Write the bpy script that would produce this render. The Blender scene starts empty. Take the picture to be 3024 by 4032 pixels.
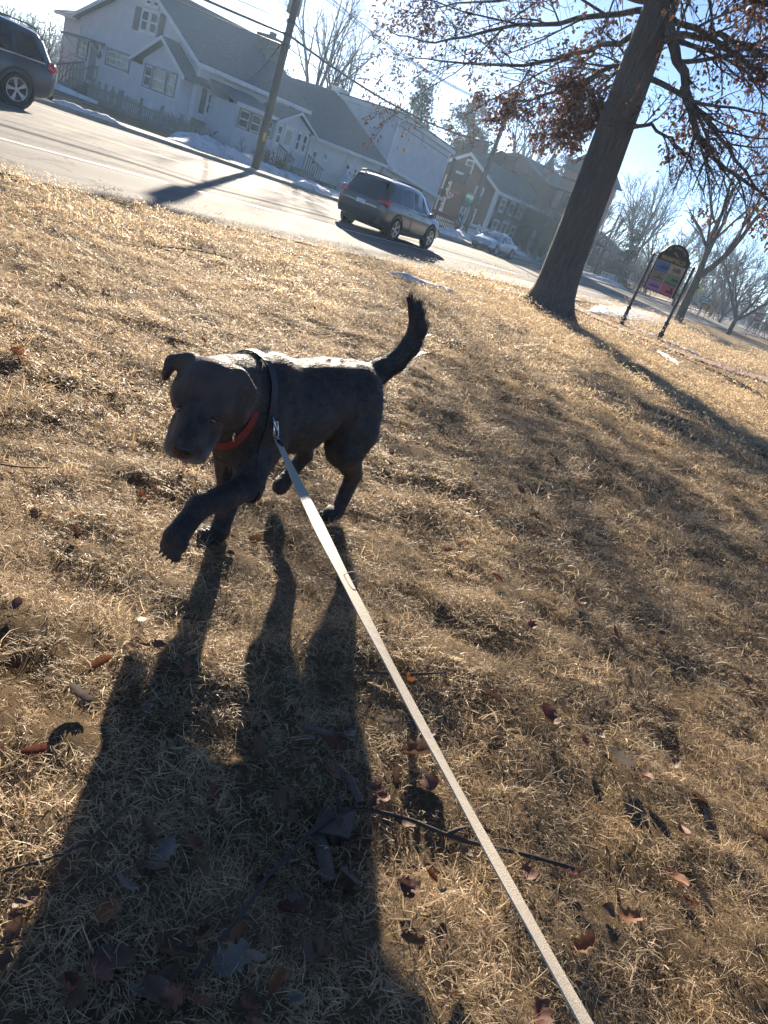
import bpy, math, random
import numpy as np
from mathutils import Vector, Matrix, Euler, noise as mnoise
R = random.Random(7)
scene = bpy.context.scene
COL = scene.collection
# World axes: X runs along the street (away to the right), Y runs across it (away from the viewer).
# ------------------------------------------------------------------ camera
CAM_H, PITCH, ROLL, FPX = 1.30, math.radians(23.0), math.radians(20.7), 740.0
fh = Vector((math.cos(math.radians(30)), math.sin(math.radians(30)), 0))
r0 = Vector((fh.y, -fh.x, 0))
fwd = fh * math.cos(PITCH) - Vector((0, 0, 1)) * math.sin(PITCH)
up0 = fh * math.sin(PITCH) + Vector((0, 0, 1)) * math.cos(PITCH)
cx = r0 * math.cos(ROLL) + up0 * math.sin(ROLL)
cy = up0 * math.cos(ROLL) - r0 * math.sin(ROLL)
cam = bpy.data.cameras.new('camera')
cam.sensor_fit = 'HORIZONTAL'; cam.sensor_width = 36.0; cam.lens = 36.0 * FPX / 768.0
cam.clip_start = 0.05; cam.clip_end = 3000
camo = bpy.data.objects.new('camera', cam); COL.objects.link(camo)
camo.matrix_world = Matrix(((cx.x, cy.x, -fwd.x, 0), (cx.y, cy.y, -fwd.y, 0), (cx.z, cy.z, -fwd.z, CAM_H), (0, 0, 0, 1)))
scene.camera = camo
# ------------------------------------------------------------------ sky and sun
SUN_EL, SUN_AZ = math.radians(16.0), math.radians(44.0)      # azimuth measured from +X towards +Y
sdir = Vector((math.cos(SUN_EL) * math.cos(SUN_AZ), math.cos(SUN_EL) * math.sin(SUN_AZ), math.sin(SUN_EL)))
world = bpy.data.worlds.new('World'); scene.world = world; world.use_nodes = True
nt = world.node_tree; nt.nodes.clear()
sky = nt.nodes.new('ShaderNodeTexSky'); sky.sky_type = 'NISHITA'; sky.sun_disc = False
sky.sun_elevation = SUN_EL; sky.sun_rotation = math.pi / 2 - SUN_AZ
sky.air_density = 0.52; sky.dust_density = 0.1; sky.ozone_density = 3.0; sky.altitude = 200
bg = nt.nodes.new('ShaderNodeBackground'); bg.inputs[1].default_value = 0.06
wo = nt.nodes.new('ShaderNodeOutputWorld')
nt.links.new(sky.outputs[0], bg.inputs[0]); nt.links.new(bg.outputs[0], wo.inputs[0])
sl = bpy.data.lights.new('sun', 'SUN'); sl.energy = 5.0; sl.angle = math.radians(0.53); sl.color = (1.0, 0.86, 0.68)
so = bpy.data.objects.new('sun', sl); COL.objects.link(so); so.rotation_euler = sdir.to_track_quat('Z', 'Y').to_euler()
so.location = (30, 30, 30)
vs = scene.view_settings
vs.view_transform = 'Standard'; vs.look = 'None'; vs.exposure = 1.8; vs.gamma = 1.0; vs.use_curve_mapping = False
scene.cycles.max_bounces = 5; scene.cycles.diffuse_bounces = 3; scene.cycles.glossy_bounces = 3; scene.cycles.volume_bounces = 0; scene.cycles.transparent_max_bounces = 8
# ------------------------------------------------------------------ helpers
def ter(x, y=0.0):
    return -.015 * max(0, min(x, 40) - 9) - .01 * max(0, min(x, 70) - 40)

class MB:
    """collects shapes (world coordinates); build() links them as one mesh object"""
    def __init__(s): s.v = []; s.f = []; s.tone = []
    def add(s, vs_, fs):
        o = len(s.v); s.v.extend([tuple(p) for p in vs_]); s.f.extend([tuple(i + o for i in f) for f in fs]); return s
    def box(s, x0, x1, y0, y1, z0, z1):
        if x0 > x1: x0, x1 = x1, x0
        if y0 > y1: y0, y1 = y1, y0
        if z0 > z1: z0, z1 = z1, z0
        return s.add([(x0, y0, z0), (x1, y0, z0), (x1, y1, z0), (x0, y1, z0), (x0, y0, z1), (x1, y0, z1), (x1, y1, z1), (x0, y1, z1)],
              [(0, 3, 2, 1), (4, 5, 6, 7), (0, 1, 5, 4), (1, 2, 6, 5), (2, 3, 7, 6), (3, 0, 4, 7)])
    def obox(s, c, ax, ay, az):
        """oriented box: centre and three half-axis vectors"""
        c, ax, ay, az = map(Vector, (c, ax, ay, az))
        p = [c + sx * ax + sy * ay + sz * az for sz in (-1, 1) for sx, sy in ((-1, -1), (1, -1), (1, 1), (-1, 1))]
        return s.add(p, [(0, 3, 2, 1), (4, 5, 6, 7), (0, 1, 5, 4), (1, 2, 6, 5), (2, 3, 7, 6), (3, 0, 4, 7)])
    def bar(s, p, q, w, h=None, up=(0, 0, 1)):
        p, q = Vector(p), Vector(q); d = q - p; L = d.length; d.normalize(); h = h or w
        u = Vector(up); sd = d.cross(u)
        if sd.length < 1e-4: sd = d.cross(Vector((1, 0, 0)))
        sd.normalize(); u = sd.cross(d)
        return s.obox((p + q) / 2, d * L / 2, sd * w / 2, u * h / 2)
    def prism(s, poly, ext):
        """planar polygon (3D points) extruded by a vector"""
        n = len(poly); e = Vector(ext)
        a = [Vector(p) for p in poly]; b = [p + e for p in a]
        nn = (a[1] - a[0]).cross(a[2] - a[0])
        fs = [tuple(range(n)), tuple(reversed(range(n, 2 * n)))]
        fs += [((i + 1) % n, i, n + i, n + (i + 1) % n) for i in range(n)]
        return s.add(a + b, fs)
    def tube(s, pts, rad, k=6, cap=True):
        pts = [Vector(p) for p in pts]; n = len(pts)
        if not hasattr(rad, '__len__'): rad = [rad] * n
        vs_ = []; ref = None
        for i, p in enumerate(pts):
            d = (pts[min(i + 1, n - 1)] - pts[max(i - 1, 0)])
            if d.length < 1e-9: d = Vector((0, 0, 1))
            d.normalize()
            if ref is None:
                ref = d.cross(Vector((0, 0, 1)) if abs(d.z) < .9 else Vector((1, 0, 0)))
            ref = ref - d * ref.dot(d)
            if ref.length < 1e-6: ref = d.orthogonal()
            ref.normalize(); b = d.cross(ref)
            for j in range(k):
                t = 2 * math.pi * j / k
                vs_.append(p + (ref * math.cos(t) + b * math.sin(t)) * rad[i])
        fs = [(i * k + j, i * k + (j + 1) % k, (i + 1) * k + (j + 1) % k, (i + 1) * k + j) for i in range(n - 1) for j in range(k)]
        if cap: fs += [tuple(reversed(range(k))), tuple(range((n - 1) * k, n * k))]
        return s.add(vs_, fs)
    def ell(s, c, r, k=12, m=8, rot=None):
        c = Vector(c); r = r if hasattr(r, '__len__') else (r, r, r)
        vs_ = []
        for i in range(m + 1):
            ph = math.pi * i / m
            for j in range(k):
                t = 2 * math.pi * j / k
                p = Vector((r[0] * math.sin(ph) * math.cos(t), r[1] * math.sin(ph) * math.sin(t), r[2] * math.cos(ph)))
                if rot: p = rot @ p
                vs_.append(c + p)
        fs = [(i * k + j, (i + 1) * k + j, (i + 1) * k + (j + 1) % k, i * k + (j + 1) % k) for i in range(m) for j in range(k)]
        return s.add(vs_, fs)
    def lathe(s, c, axis, prof, k=16):
        """prof: (distance along axis, radius)"""
        c, ax = Vector(c), Vector(axis).normalized(); u = ax.orthogonal().normalized(); w = ax.cross(u)
        vs_ = [c + ax * t + (u * math.cos(2 * math.pi * j / k) + w * math.sin(2 * math.pi * j / k)) * r for t, r in prof for j in range(k)]
        n = len(prof)
        fs = [(i * k + j, i * k + (j + 1) % k, (i + 1) * k + (j + 1) % k, (i + 1) * k + j) for i in range(n - 1) for j in range(k)]
        fs += [tuple(reversed(range(k))), tuple(range((n - 1) * k, n * k))]
        return s.add(vs_, fs)
    def build(s, name, mat, parent=None, origin=None, smooth=False, rot=None):
        o = Vector(origin) if origin is not None else Vector((0, 0, 0))
        if parent is not None:
            p = parent
            while p.parent: p = p.parent
            o = Vector(p['_o']) if '_o' in p else Vector((0, 0, 0))
        me = bpy.data.meshes.new(name)
        me.from_pydata([(x - o.x, y - o.y, z - o.z) for x, y, z in s.v], [], s.f)
        if smooth: me.polygons.foreach_set('use_smooth', [True] * len(me.polygons))
        if s.tone:
            at = me.attributes.new('tone', 'FLOAT', 'POINT'); at.data.foreach_set('value', s.tone)
        me.materials.append(mat)
        ob = bpy.data.objects.new(name, me); COL.objects.link(ob)
        if parent is not None: ob.parent = parent
        else:
            ob.location = o; ob['_o'] = tuple(o)
        return ob

def tag(o, label=None, cat=None, group=None, kind=None):
    if label: o['label'] = label
    if cat: o['category'] = cat
    if group: o['group'] = group
    if kind: o['kind'] = kind
    return o
def thing(name, label, cat, loc=(0, 0, 0), group=None):
    o = bpy.data.objects.new(name, None); COL.objects.link(o); o.location = loc; o['_o'] = tuple(loc); o.empty_display_size = .2
    return tag(o, label, cat, group)
def copy_tree(o, parent=None):
    c = o.copy(); COL.objects.link(c)
    if parent is not None: c.parent = parent
    for ch in list(o.children): copy_tree(ch, c)
    return c

# ------------------------------------------------------------------ materials
def new_mat(name):
    m = bpy.data.materials.new(name); m.use_nodes = True
    n = m.node_tree.nodes; return m, n, m.node_tree.links, n['Principled BSDF']
def mat(name, col, rough=.7, col2=None, scale=3., detail=5., bump=0., bscale=None, metal=0., spec=.5, coord='Object', lo=.35, hi=.65, stretch=None, coat=0., dist=.02):
    m, n, l, p = new_mat(name)
    p.inputs['Roughness'].default_value = rough; p.inputs['Metallic'].default_value = metal
    p.inputs['Specular IOR Level'].default_value = spec; p.inputs['Coat Weight'].default_value = coat
    p.inputs['Base Color'].default_value = (*col, 1)
    tc = n.new('ShaderNodeTexCoord'); src = tc.outputs[coord]
    if stretch:
        mp = n.new('ShaderNodeMapping'); mp.inputs['Scale'].default_value = stretch; l.new(src, mp.inputs[0]); src = mp.outputs[0]
    if col2:
        t = n.new('ShaderNodeTexNoise'); t.inputs['Scale'].default_value = scale; t.inputs['Detail'].default_value = detail
        t.inputs['Roughness'].default_value = .65; l.new(src, t.inputs['Vector'])
        r = n.new('ShaderNodeValToRGB'); r.color_ramp.elements[0].position = lo; r.color_ramp.elements[1].position = hi
        r.color_ramp.elements[0].color = (*col, 1); r.color_ramp.elements[1].color = (*col2, 1)
        l.new(t.outputs['Fac'], r.inputs[0]); l.new(r.outputs[0], p.inputs['Base Color'])
    if bump:
        t2 = n.new('ShaderNodeTexNoise'); t2.inputs['Scale'].default_value = bscale or scale * 4; t2.inputs['Detail'].default_value = 6
        l.new(src, t2.inputs['Vector']); b = n.new('ShaderNodeBump'); b.inputs['Strength'].default_value = bump; b.inputs['Distance'].default_value = dist
        l.new(t2.outputs['Fac'], b.inputs['Height']); l.new(b.outputs[0], p.inputs['Normal'])
    return m
def lined(name, col, col2, period, rough=.6, axis='Z', bump=.6, dist=.015, nscale=2.):
    """boards or courses too far off to pick apart: fine relief lines along an axis, with stains"""
    m, n, l, p = new_mat(name); p.inputs['Roughness'].default_value = rough
    tc = n.new('ShaderNodeTexCoord'); sp = n.new('ShaderNodeSeparateXYZ'); l.new(tc.outputs['Object'], sp.inputs[0])
    dv = n.new('ShaderNodeMath'); dv.operation = 'DIVIDE'; dv.inputs[1].default_value = period; l.new(sp.outputs[axis], dv.inputs[0])
    fr = n.new('ShaderNodeMath'); fr.operation = 'FRACT'; l.new(dv.outputs[0], fr.inputs[0])
    b = n.new('ShaderNodeBump'); b.inputs['Strength'].default_value = bump; b.inputs['Distance'].default_value = dist
    l.new(fr.outputs[0], b.inputs['Height']); l.new(b.outputs[0], p.inputs['Normal'])
    t = n.new('ShaderNodeTexNoise'); t.inputs['Scale'].default_value = nscale; t.inputs['Detail'].default_value = 6; l.new(tc.outputs['Object'], t.inputs['Vector'])
    r = n.new('ShaderNodeValToRGB'); r.color_ramp.elements[0].position = .35; r.color_ramp.elements[1].position = .7
    r.color_ramp.elements[0].color = (*col, 1); r.color_ramp.elements[1].color = (*col2, 1)
    l.new(t.outputs['Fac'], r.inputs[0]); l.new(r.outputs[0], p.inputs['Base Color'])
    return m
def foliage(name, c1, c2, trans=.4, rough=.6, attr=None):
    """thin leaves and straw: diffuse plus light coming through"""
    m, n, l, p = new_mat(name); p.inputs['Roughness'].default_value = rough
    tr = n.new('ShaderNodeBsdfTranslucent'); mx = n.new('ShaderNodeMixShader'); mx.inputs[0].default_value = trans
    r = n.new('ShaderNodeValToRGB'); r.color_ramp.elements[0].color = (*c1, 1); r.color_ramp.elements[1].color = (*c2, 1)
    if attr:
        a = n.new('ShaderNodeAttribute'); a.attribute_name = attr; l.new(a.outputs['Fac'], r.inputs[0])
    else:
        oi = n.new('ShaderNodeTexCoord'); t = n.new('ShaderNodeTexNoise'); t.inputs['Scale'].default_value = 9; t.inputs['Detail'].default_value = 3
        l.new(oi.outputs['Object'], t.inputs['Vector']); l.new(t.outputs['Fac'], r.inputs[0])
        r.color_ramp.elements[0].position = .3; r.color_ramp.elements[1].position = .7
    l.new(r.outputs[0], p.inputs['Base Color']); l.new(r.outputs[0], tr.inputs['Color'])
    l.new(p.outputs[0], mx.inputs[1]); l.new(tr.outputs[0], mx.inputs[2])
    l.new(mx.outputs[0], n['Material Output'].inputs['Surface'])
    return m
def glass(name, col=(.03, .04, .05), rough=.05):
    m, n, l, p = new_mat(name); p.inputs['Base Color'].default_value = (*col, 1); p.inputs['Roughness'].default_value = rough
    p.inputs['Specular IOR Level'].default_value = .8; return m

M = {}
M['white_siding'] = lined('white clapboard', (.44, .475, .53), (.52, .545, .58), .11, .55, 'Z', .5)  # white paint, with the blue of the skylight put into its colour
M['cream_siding'] = lined('cream clapboard', (.54, .54, .54), (.62, .62, .61), .11, .6, 'Z', .5)
M['white_paint'] = mat('white paint', (.62, .64, .67), .5, (.54, .56, .59), 4)
M['trim_grey'] = mat('grey blue trim', (.20, .23, .27), .6, (.15, .17, .21), 5)
M['shutter'] = lined('dark slatted shutter', (.05, .06, .08), (.07, .08, .10), .05, .6, 'Z', .8)
M['roof_grey'] = lined('grey asphalt shingle', (.065, .08, .105), (.105, .12, .145), .16, .9, 'Z', .7, .02, 6)
M['roof_green'] = lined('green shingle roof', (.05, .08, .07), (.08, .10, .09), .16, .9, 'Z', .6)
M['glass'] = glass('window glass', (.045, .05, .05), .06)
M['brick'] = mat('red brown brick', (.075, .036, .029), .85, (.12, .06, .048), 14, 6, .5, 60)
M['dark_brick'] = mat('old brown brick', (.12, .06, .045), .9, (.17, .09, .07), 9, 6, .5, 50)
M['terracotta'] = mat('pink terracotta stone', (.34, .20, .17), .85, (.27, .15, .125), 6, 5, .3, 30)
M['slate'] = lined('dark slate', (.05, .05, .058), (.075, .072, .08), .12, .7, 'Z', .6)
M['foundation'] = mat('field stone foundation', (.10, .095, .09), .95, (.17, .16, .15), 7, 4, .6, 9)
M['wood_grey'] = mat('weathered grey wood', (.20, .19, .17), .85, (.29, .27, .24), 6, 5, .3, 40)
M['pole_wood'] = mat('creosote pole wood', (.055, .045, .038), .9, (.10, .08, .065), 5, 6, .4, 20, stretch=(4, 4, .3))
M['black_metal'] = mat('black painted metal', (.015, .015, .017), .45, (.03, .03, .032), 8)
M['galv'] = mat('galvanised steel', (.35, .36, .37), .45, (.45, .46, .46), 6, metal=.7)
M['wire'] = mat('black cable', (.015, .015, .016), .6)
M['snow'] = mat('old snow', (.66, .68, .72), .75, (.30, .29, .28), 2.6, 8, .9, 7, lo=.46, hi=.72, dist=.08)
# ================================================================== the setting
def interp(tab, x):
    return float(np.interp(x, [t[0] for t in tab], [t[1] for t in tab]))
NEAR = [(-90, 8.8), (4, 8.5), (7, 8.25), (10, 8.35), (13, 8.75), (16, 9.5), (18, 10.0), (24.5, 10.35), (42, 13.6), (60, 17), (90, 18.2), (220, 22)]
FAR = [(-90, 22.6), (16, 22.1), (22, 21.9), (32, 21.7), (38, 22.3), (48, 25), (58, 27), (90, 29.5), (220, 34)]
def near_e(x): return interp(NEAR, x)
def far_e(x): return interp(FAR, x)
def sstep(a, b, t):
    t = min(1, max(0, (t - a) / (b - a))); return t * t * (3 - 2 * t)
def hummock(x, y):
    h = .042 * mnoise.noise((x * 4.0 + y * 1.2, y * 5.0, 1.3)) + .019 * mnoise.noise((x * 9.5, y * 10, 7.7)) + .05 * mnoise.noise((x * .8, y * .8, 3.1))
    return h
def gz(x, y):
    """height of the ground"""
    z = ter(x, y); d = math.hypot(x, y); f = 1 - sstep(10, 26, d)
    n = near_e(x); e = n - y
    if e > 0: z += (hummock(x, y) * f * sstep(0, .8, e)) + .012
    elif y < far_e(x) + 1.6: z -= .10
    return z

def make_ground():
    def axis(fine0, fine1, step, lo, hi):
        a = list(np.arange(fine0, fine1, step)); s = step; x = a[-1]
        while x < hi: s = min(s * 1.13, 25); x += s; a.append(x)
        s = step; x = fine0; pre = []
        while x > lo: s = min(s * 1.25, 25); x -= s; pre.append(x)
        return pre[::-1] + a
    xs = axis(.2, 5.2, .04, -250, 900); ys = axis(-.9, 3.8, .04, -300, 900)
    nx, ny = len(xs), len(ys)
    v = [(x, y, gz(x, y)) for y in ys for x in xs]
    f = [(j * nx + i, j * nx + i + 1, (j + 1) * nx + i + 1, (j + 1) * nx + i) for j in range(ny - 1) for i in range(nx - 1)]
    mb = MB(); mb.v = v; mb.f = f
    m, n, l, p = new_mat('dry lawn thatch'); p.inputs['Roughness'].default_value = .95; p.inputs['Specular IOR Level'].default_value = .1
    tc = n.new('ShaderNodeTexCoord')
    t1 = n.new('ShaderNodeTexNoise'); t1.inputs['Scale'].default_value = 60; t1.inputs['Detail'].default_value = 8; t1.inputs['Roughness'].default_value = .8
    t2 = n.new('ShaderNodeTexNoise'); t2.inputs['Scale'].default_value = 1.3; t2.inputs['Detail'].default_value = 6
    l.new(tc.outputs['Object'], t1.inputs['Vector']); l.new(tc.outputs['Object'], t2.inputs['Vector'])
    r1 = n.new('ShaderNodeValToRGB'); r1.color_ramp.elements[0].color = (.115, .082, .05, 1); r1.color_ramp.elements[1].color = (.48, .35, .21, 1)
    r1.color_ramp.elements[0].position = .3; r1.color_ramp.elements[1].position = .72
    r2 = n.new('ShaderNodeValToRGB'); r2.color_ramp.elements[0].color = (.55, .5, .42, 1); r2.color_ramp.elements[1].color = (1, 1, 1, 1)
    r2.color_ramp.elements[0].position = .35; r2.color_ramp.elements[1].position = .6
    l.new(t1.outputs['Fac'], r1.inputs[0]); l.new(t2.outputs['Fac'], r2.inputs[0])
    mx = n.new('ShaderNodeMix'); mx.data_type = 'RGBA'; mx.blend_type = 'MULTIPLY'; mx.inputs[0].default_value = 1
    l.new(r1.outputs[0], mx.inputs[6]); l.new(r2.outputs[0], mx.inputs[7]); l.new(mx.outputs[2], p.inputs['Base Color'])
    b = n.new('ShaderNodeBump'); b.inputs['Strength'].default_value = .9; b.inputs['Distance'].default_value = .05
    l.new(t1.outputs['Fac'], b.inputs['Height']); l.new(b.outputs[0], p.inputs['Normal'])
    o = mb.build('ground', m, smooth=True); tag(o, kind='structure'); return o
make_ground()

def sheet(name, lo, hi, xs, dz, m, nseg=3, kind='structure'):
    """strip of paving between two edge functions of x"""
    mb = MB(); v = []; f = []
    for x in xs:
        a, b = lo(x), hi(x)
        for k in range(nseg + 1): v.append((x, a + (b - a) * k / nseg, ter(x) + dz))
    w = nseg + 1
    for i in range(len(xs) - 1):
        for k in range(nseg): f.append((i * w + k, (i + 1) * w + k, (i + 1) * w + k + 1, i * w + k + 1))
    mb.v = v; mb.f = f
    o = mb.build(name, m)
    if kind: o['kind'] = kind
    return o
def asphalt():
    m, n, l, p = new_mat('worn salted asphalt'); p.inputs['Roughness'].default_value = .9; p.inputs['Specular IOR Level'].default_value = .3
    tc = n.new('ShaderNodeTexCoord')
    mp = n.new('ShaderNodeMapping'); mp.inputs['Scale'].default_value = (.06, 1.3, 1); l.new(tc.outputs['Object'], mp.inputs[0])
    t1 = n.new('ShaderNodeTexNoise'); t1.inputs['Scale'].default_value = 1.1; t1.inputs['Detail'].default_value = 7; l.new(mp.outputs[0], t1.inputs['Vector'])
    t2 = n.new('ShaderNodeTexNoise'); t2.inputs['Scale'].default_value = 25; t2.inputs['Detail'].default_value = 8; t2.inputs['Roughness'].default_value = .8; l.new(tc.outputs['Object'], t2.inputs['Vector'])
    r = n.new('ShaderNodeValToRGB'); r.color_ramp.elements[0].color = (.085, .084, .084, 1); r.color_ramp.elements[1].color = (.22, .21, .195, 1)
    r.color_ramp.elements[0].position = .38; r.color_ramp.elements[1].position = .66
    ad = n.new('ShaderNodeMath'); ad.operation = 'MULTIPLY_ADD'; ad.inputs[1].default_value = .4; l.new(t2.outputs['Fac'], ad.inputs[0])
    sc = n.new('ShaderNodeMath'); sc.operation = 'MULTIPLY'; sc.inputs[1].default_value = .6; l.new(t1.outputs['Fac'], sc.inputs[0]); l.new(sc.outputs[0], ad.inputs[2])
    l.new(ad.outputs[0], r.inputs[0])
    wn = n.new('ShaderNodeTexNoise'); wn.inputs['Scale'].default_value = .7; wn.inputs['Detail'].default_value = 5; l.new(tc.outputs['Object'], wn.inputs['Vector'])
    va = n.new('ShaderNodeVectorMath'); va.operation = 'MULTIPLY_ADD'; va.inputs[1].default_value = (2.2, 2.2, 0); l.new(wn.outputs['Color'], va.inputs[0]); l.new(tc.outputs['Object'], va.inputs[2])
    vo = n.new('ShaderNodeTexVoronoi'); vo.feature = 'DISTANCE_TO_EDGE'; vo.inputs['Scale'].default_value = .32; l.new(va.outputs[0], vo.inputs['Vector'])
    cr = n.new('ShaderNodeMapRange'); cr.inputs[1].default_value = .0; cr.inputs[2].default_value = .018; cr.inputs[3].default_value = .35; cr.inputs[4].default_value = 1.; l.new(vo.outputs['Distance'], cr.inputs[0])
    cm = n.new('ShaderNodeMix'); cm.data_type = 'RGBA'; cm.blend_type = 'MULTIPLY'; cm.inputs[0].default_value = 1; l.new(r.outputs[0], cm.inputs[6]); l.new(cr.outputs[0], cm.inputs[7])
    l.new(cm.outputs[2], p.inputs['Base Color'])
    t3 = n.new('ShaderNodeTexNoise'); t3.inputs['Scale'].default_value = 70; t3.inputs['Detail'].default_value = 4; l.new(tc.outputs['Object'], t3.inputs['Vector'])
    b = n.new('ShaderNodeBump'); b.inputs['Strength'].default_value = .7; b.inputs['Distance'].default_value = .012
    l.new(t3.outputs['Fac'], b.inputs['Height'])
    b2 = n.new('ShaderNodeBump'); b2.inputs['Strength'].default_value = .5; b2.inputs['Distance'].default_value = .05; l.new(t1.outputs['Fac'], b2.inputs['Height']); l.new(b.outputs[0], b2.inputs['Normal'])
    l.new(b2.outputs[0], p.inputs['Normal'])
    return m
M['asphalt'] = asphalt()
M['concrete'] = mat('sandy concrete', (.30, .27, .23), .9, (.40, .365, .31), 2.2, 7, .4, 30)
M['line_white'] = mat('worn white road paint', (.62, .60, .55), .7, (.30, .29, .27), 6, 7, lo=.42, hi=.62)
M['line_yellow'] = mat('worn yellow road paint', (.45, .33, .08), .7, (.22, .19, .13), 6, 7, lo=.42, hi=.62)
XR = list(np.arange(-90, 60, 2.)) + list(np.arange(60, 221, 8.))
def wob(x, s): return .10 * mnoise.noise((x * 1.1, s, 0)) + .05 * mnoise.noise((x * 3.7, s, 2))
sheet('road', lambda x: near_e(x) + wob(x, 1.), far_e, list(np.arange(-90, 60, .5)) + list(np.arange(60, 221, 8.)), .0, M['asphalt'], 8)
# concrete apron beside the lawn, right of the car's shadow
SL = [(17.2, 9.85), (24.5, 10.38), (42, 13.6), (62, 17.2), (90, 18.3)]
SU = [(17.2, 9.95), (18.6, 11.0), (22.7, 11.9), (30, 12.7), (62, 18.2), (90, 19.1)]
sheet('sidewalk', lambda x: interp(SL, x), lambda x: interp(SU, x), list(np.arange(17.2, 90, 1.2)), .008, M['concrete'])
LINE = [(-90, 11.3), (4, 11.3), (9.4, 11.2), (19.2, 12.55), (29.7, 14.2), (62, 19.4), (220, 24)]
sheet('road_edge_line', lambda x: interp(LINE, x), lambda x: interp(LINE, x) + .16, XR, .005, M['line_white'], 1)
YEL = [(-90, 16), (10.6, 16), (14, 16.7), (30, 18.0), (62, 23.2), (220, 28.5)]
sheet('road_centre_line', lambda x: interp(YEL, x), lambda x: interp(YEL, x) + .11, XR, .005, M['line_yellow'], 1)
sheet('road_centre_line', lambda x: interp(YEL, x) + .24, lambda x: interp(YEL, x) + .35, XR, .005, M['line_yellow'], 1)
FLI = lambda x: far_e(x) - 1.9
sheet('road_edge_line', FLI, lambda x: FLI(x) + .14, XR, .005, M['line_white'], 1)
# far kerb and pavement
mb = MB()
for i in range(len(XR) - 1):
    a, b = XR[i], XR[i + 1]
    mb.add([(a, far_e(a), ter(a) - .1), (b, far_e(b), ter(b) - .1), (b, far_e(b), ter(b) + .11), (a, far_e(a), ter(a) + .11),
            (a, far_e(a) + .16, ter(a) + .11), (b, far_e(b) + .16, ter(b) + .11)], [(0, 1, 2, 3), (3, 2, 5, 4)])
tag(mb.build('kerb', M['concrete']), kind='structure')
sheet('pavement', lambda x: far_e(x) + .16, lambda x: far_e(x) + 2.0, XR, .106, M['concrete'])
# brick path
PATH = [(23.4, 10.33), (22.2, 9.6), (20.9, 8.6), (20.2, 7.5), (20.0, 6.4), (20.3, 5.4), (21.4, 4.5), (23.5, 3.8), (27, 3.2), (33, 2.6), (45, 1.8)]
M['path'] = mat('pink brick paving', (.23, .115, .095), .9, (.32, .18, .15), 8, 6, .5, 40)
def smooth_path(pts, k=6):
    P = [Vector((*p, 0)) if len(p) == 2 else Vector(p) for p in pts]; out = []
    for i in range(len(P) - 1):
        a, b, c, d = P[max(i - 1, 0)], P[i], P[i + 1], P[min(i + 2, len(P) - 1)]
        for t in range(k):
            u = t / k
            out.append(.5 * ((2 * b) + (c - a) * u + (2 * a - 5 * b + 4 * c - d) * u * u + (3 * b - a - 3 * c + d) * u ** 3))
    out.append(P[-1]); return out
pp = smooth_path(PATH); mb = MB(); v = []; f = []
for i, p in enumerate(pp):
    d = (pp[min(i + 1, len(pp) - 1)] - pp[max(i - 1, 0)]).normalized(); s = Vector((-d.y, d.x, 0))
    for w in (-.5, .5):
        q = p + s * w; v.append((q.x, q.y, ter(q.x) + .05))
for i in range(len(pp) - 1): f.append((2 * i, 2 * i + 2, 2 * i + 3, 2 * i + 1))
mb.v = v; mb.f = f; tag(mb.build('brick_path', M['path']), kind='structure')

# snow: low ragged banks following a line of (x, y, width, height)
def snow(pts, seed, name='snow_bank', rag=.35):
    P = smooth_path([(a, b, 0) for a, b, *_ in pts], 16); n = len(P)
    W = np.interp(np.linspace(0, 1, n), np.linspace(0, 1, len(pts)), [q[2] for q in pts])
    Hh = np.interp(np.linspace(0, 1, n), np.linspace(0, 1, len(pts)), [q[3] for q in pts])
    mb = MB(); v = []; f = []; K = 13
    for i, p in enumerate(P):
        d = (P[min(i + 1, n - 1)] - P[max(i - 1, 0)]).normalized(); s = Vector((-d.y, d.x, 0)); end = min(1, .15 + 3.2 * min(i, n - 1 - i) / n)
        for k in range(K):
            u = -1 + 2 * k / (K - 1); q = p + s * (u * W[i] * .5 * end * (1 + rag * (mnoise.noise((p.x * 1.7, p.y * 1.7 + u, seed)) + .8 * mnoise.noise((p.x * 6, p.y * 6 + u, seed)))))
            pr = max(0, 1 - u * u) ** .8
            h = Hh[i] * pr * end * (1 + .5 * mnoise.noise((q.x * 2.3, q.y * 2.3, seed + 3)) + .3 * mnoise.noise((q.x * 7, q.y * 7, seed + 5)))
            base = .112 if q.y > far_e(q.x) - .1 else .02
            v.append((q.x, q.y, ter(q.x) + base + (h if 0 < k < K - 1 else -.14)))
    for i in range(n - 1):
        for k in range(K - 1): f.append((i * K + k, (i + 1) * K + k, (i + 1) * K + k + 1, i * K + k + 1))
    mb.v = v; mb.f = f; return tag(mb.build(name, M['snow'], smooth=True), kind='stuff')
snow([(18.2, 24.2, .4, .05), (20.2, 25.6, 1.8, .20), (22.4, 27.4, 2.6, .36), (24.0, 27.0, 1.9, .28), (25.5, 27.2, 1.4, .2), (28, 27.0, 1.1, .14), (31, 27.6, 1.3, .13), (36, 28.2, 1.0, .08)], 1.)
snow([(22.6, 22.1, .4, .12), (23.6, 22.3, .7, .2), (25, 22.7, .8, .2), (26.3, 23.4, .5, .1)], 2.)
snow([(27.5, 24.4, .5, .08), (29.5, 24.6, .8, .12), (33, 24.9, .6, .1), (36, 25.2, .4, .06)], 3.)
snow([(12.6, 22.45, .25, .1), (13.4, 22.35, .35, .12), (14.4, 22.3, .35, .14), (15.2, 22.25, .2, .06)], 4.)
snow([(16.5, 41, .4, .1), (20, 38, .5, .14), (22.9, 36.0, .5, .12)], 5.)
snow([(33.5, 22.6, .8, .2), (36.5, 23.6, 1.4, .28), (40, 25.1, 1.3, .25), (42, 26.0, 1.2, .3), (45, 27.2, .9, .2)], 6.)
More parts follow.
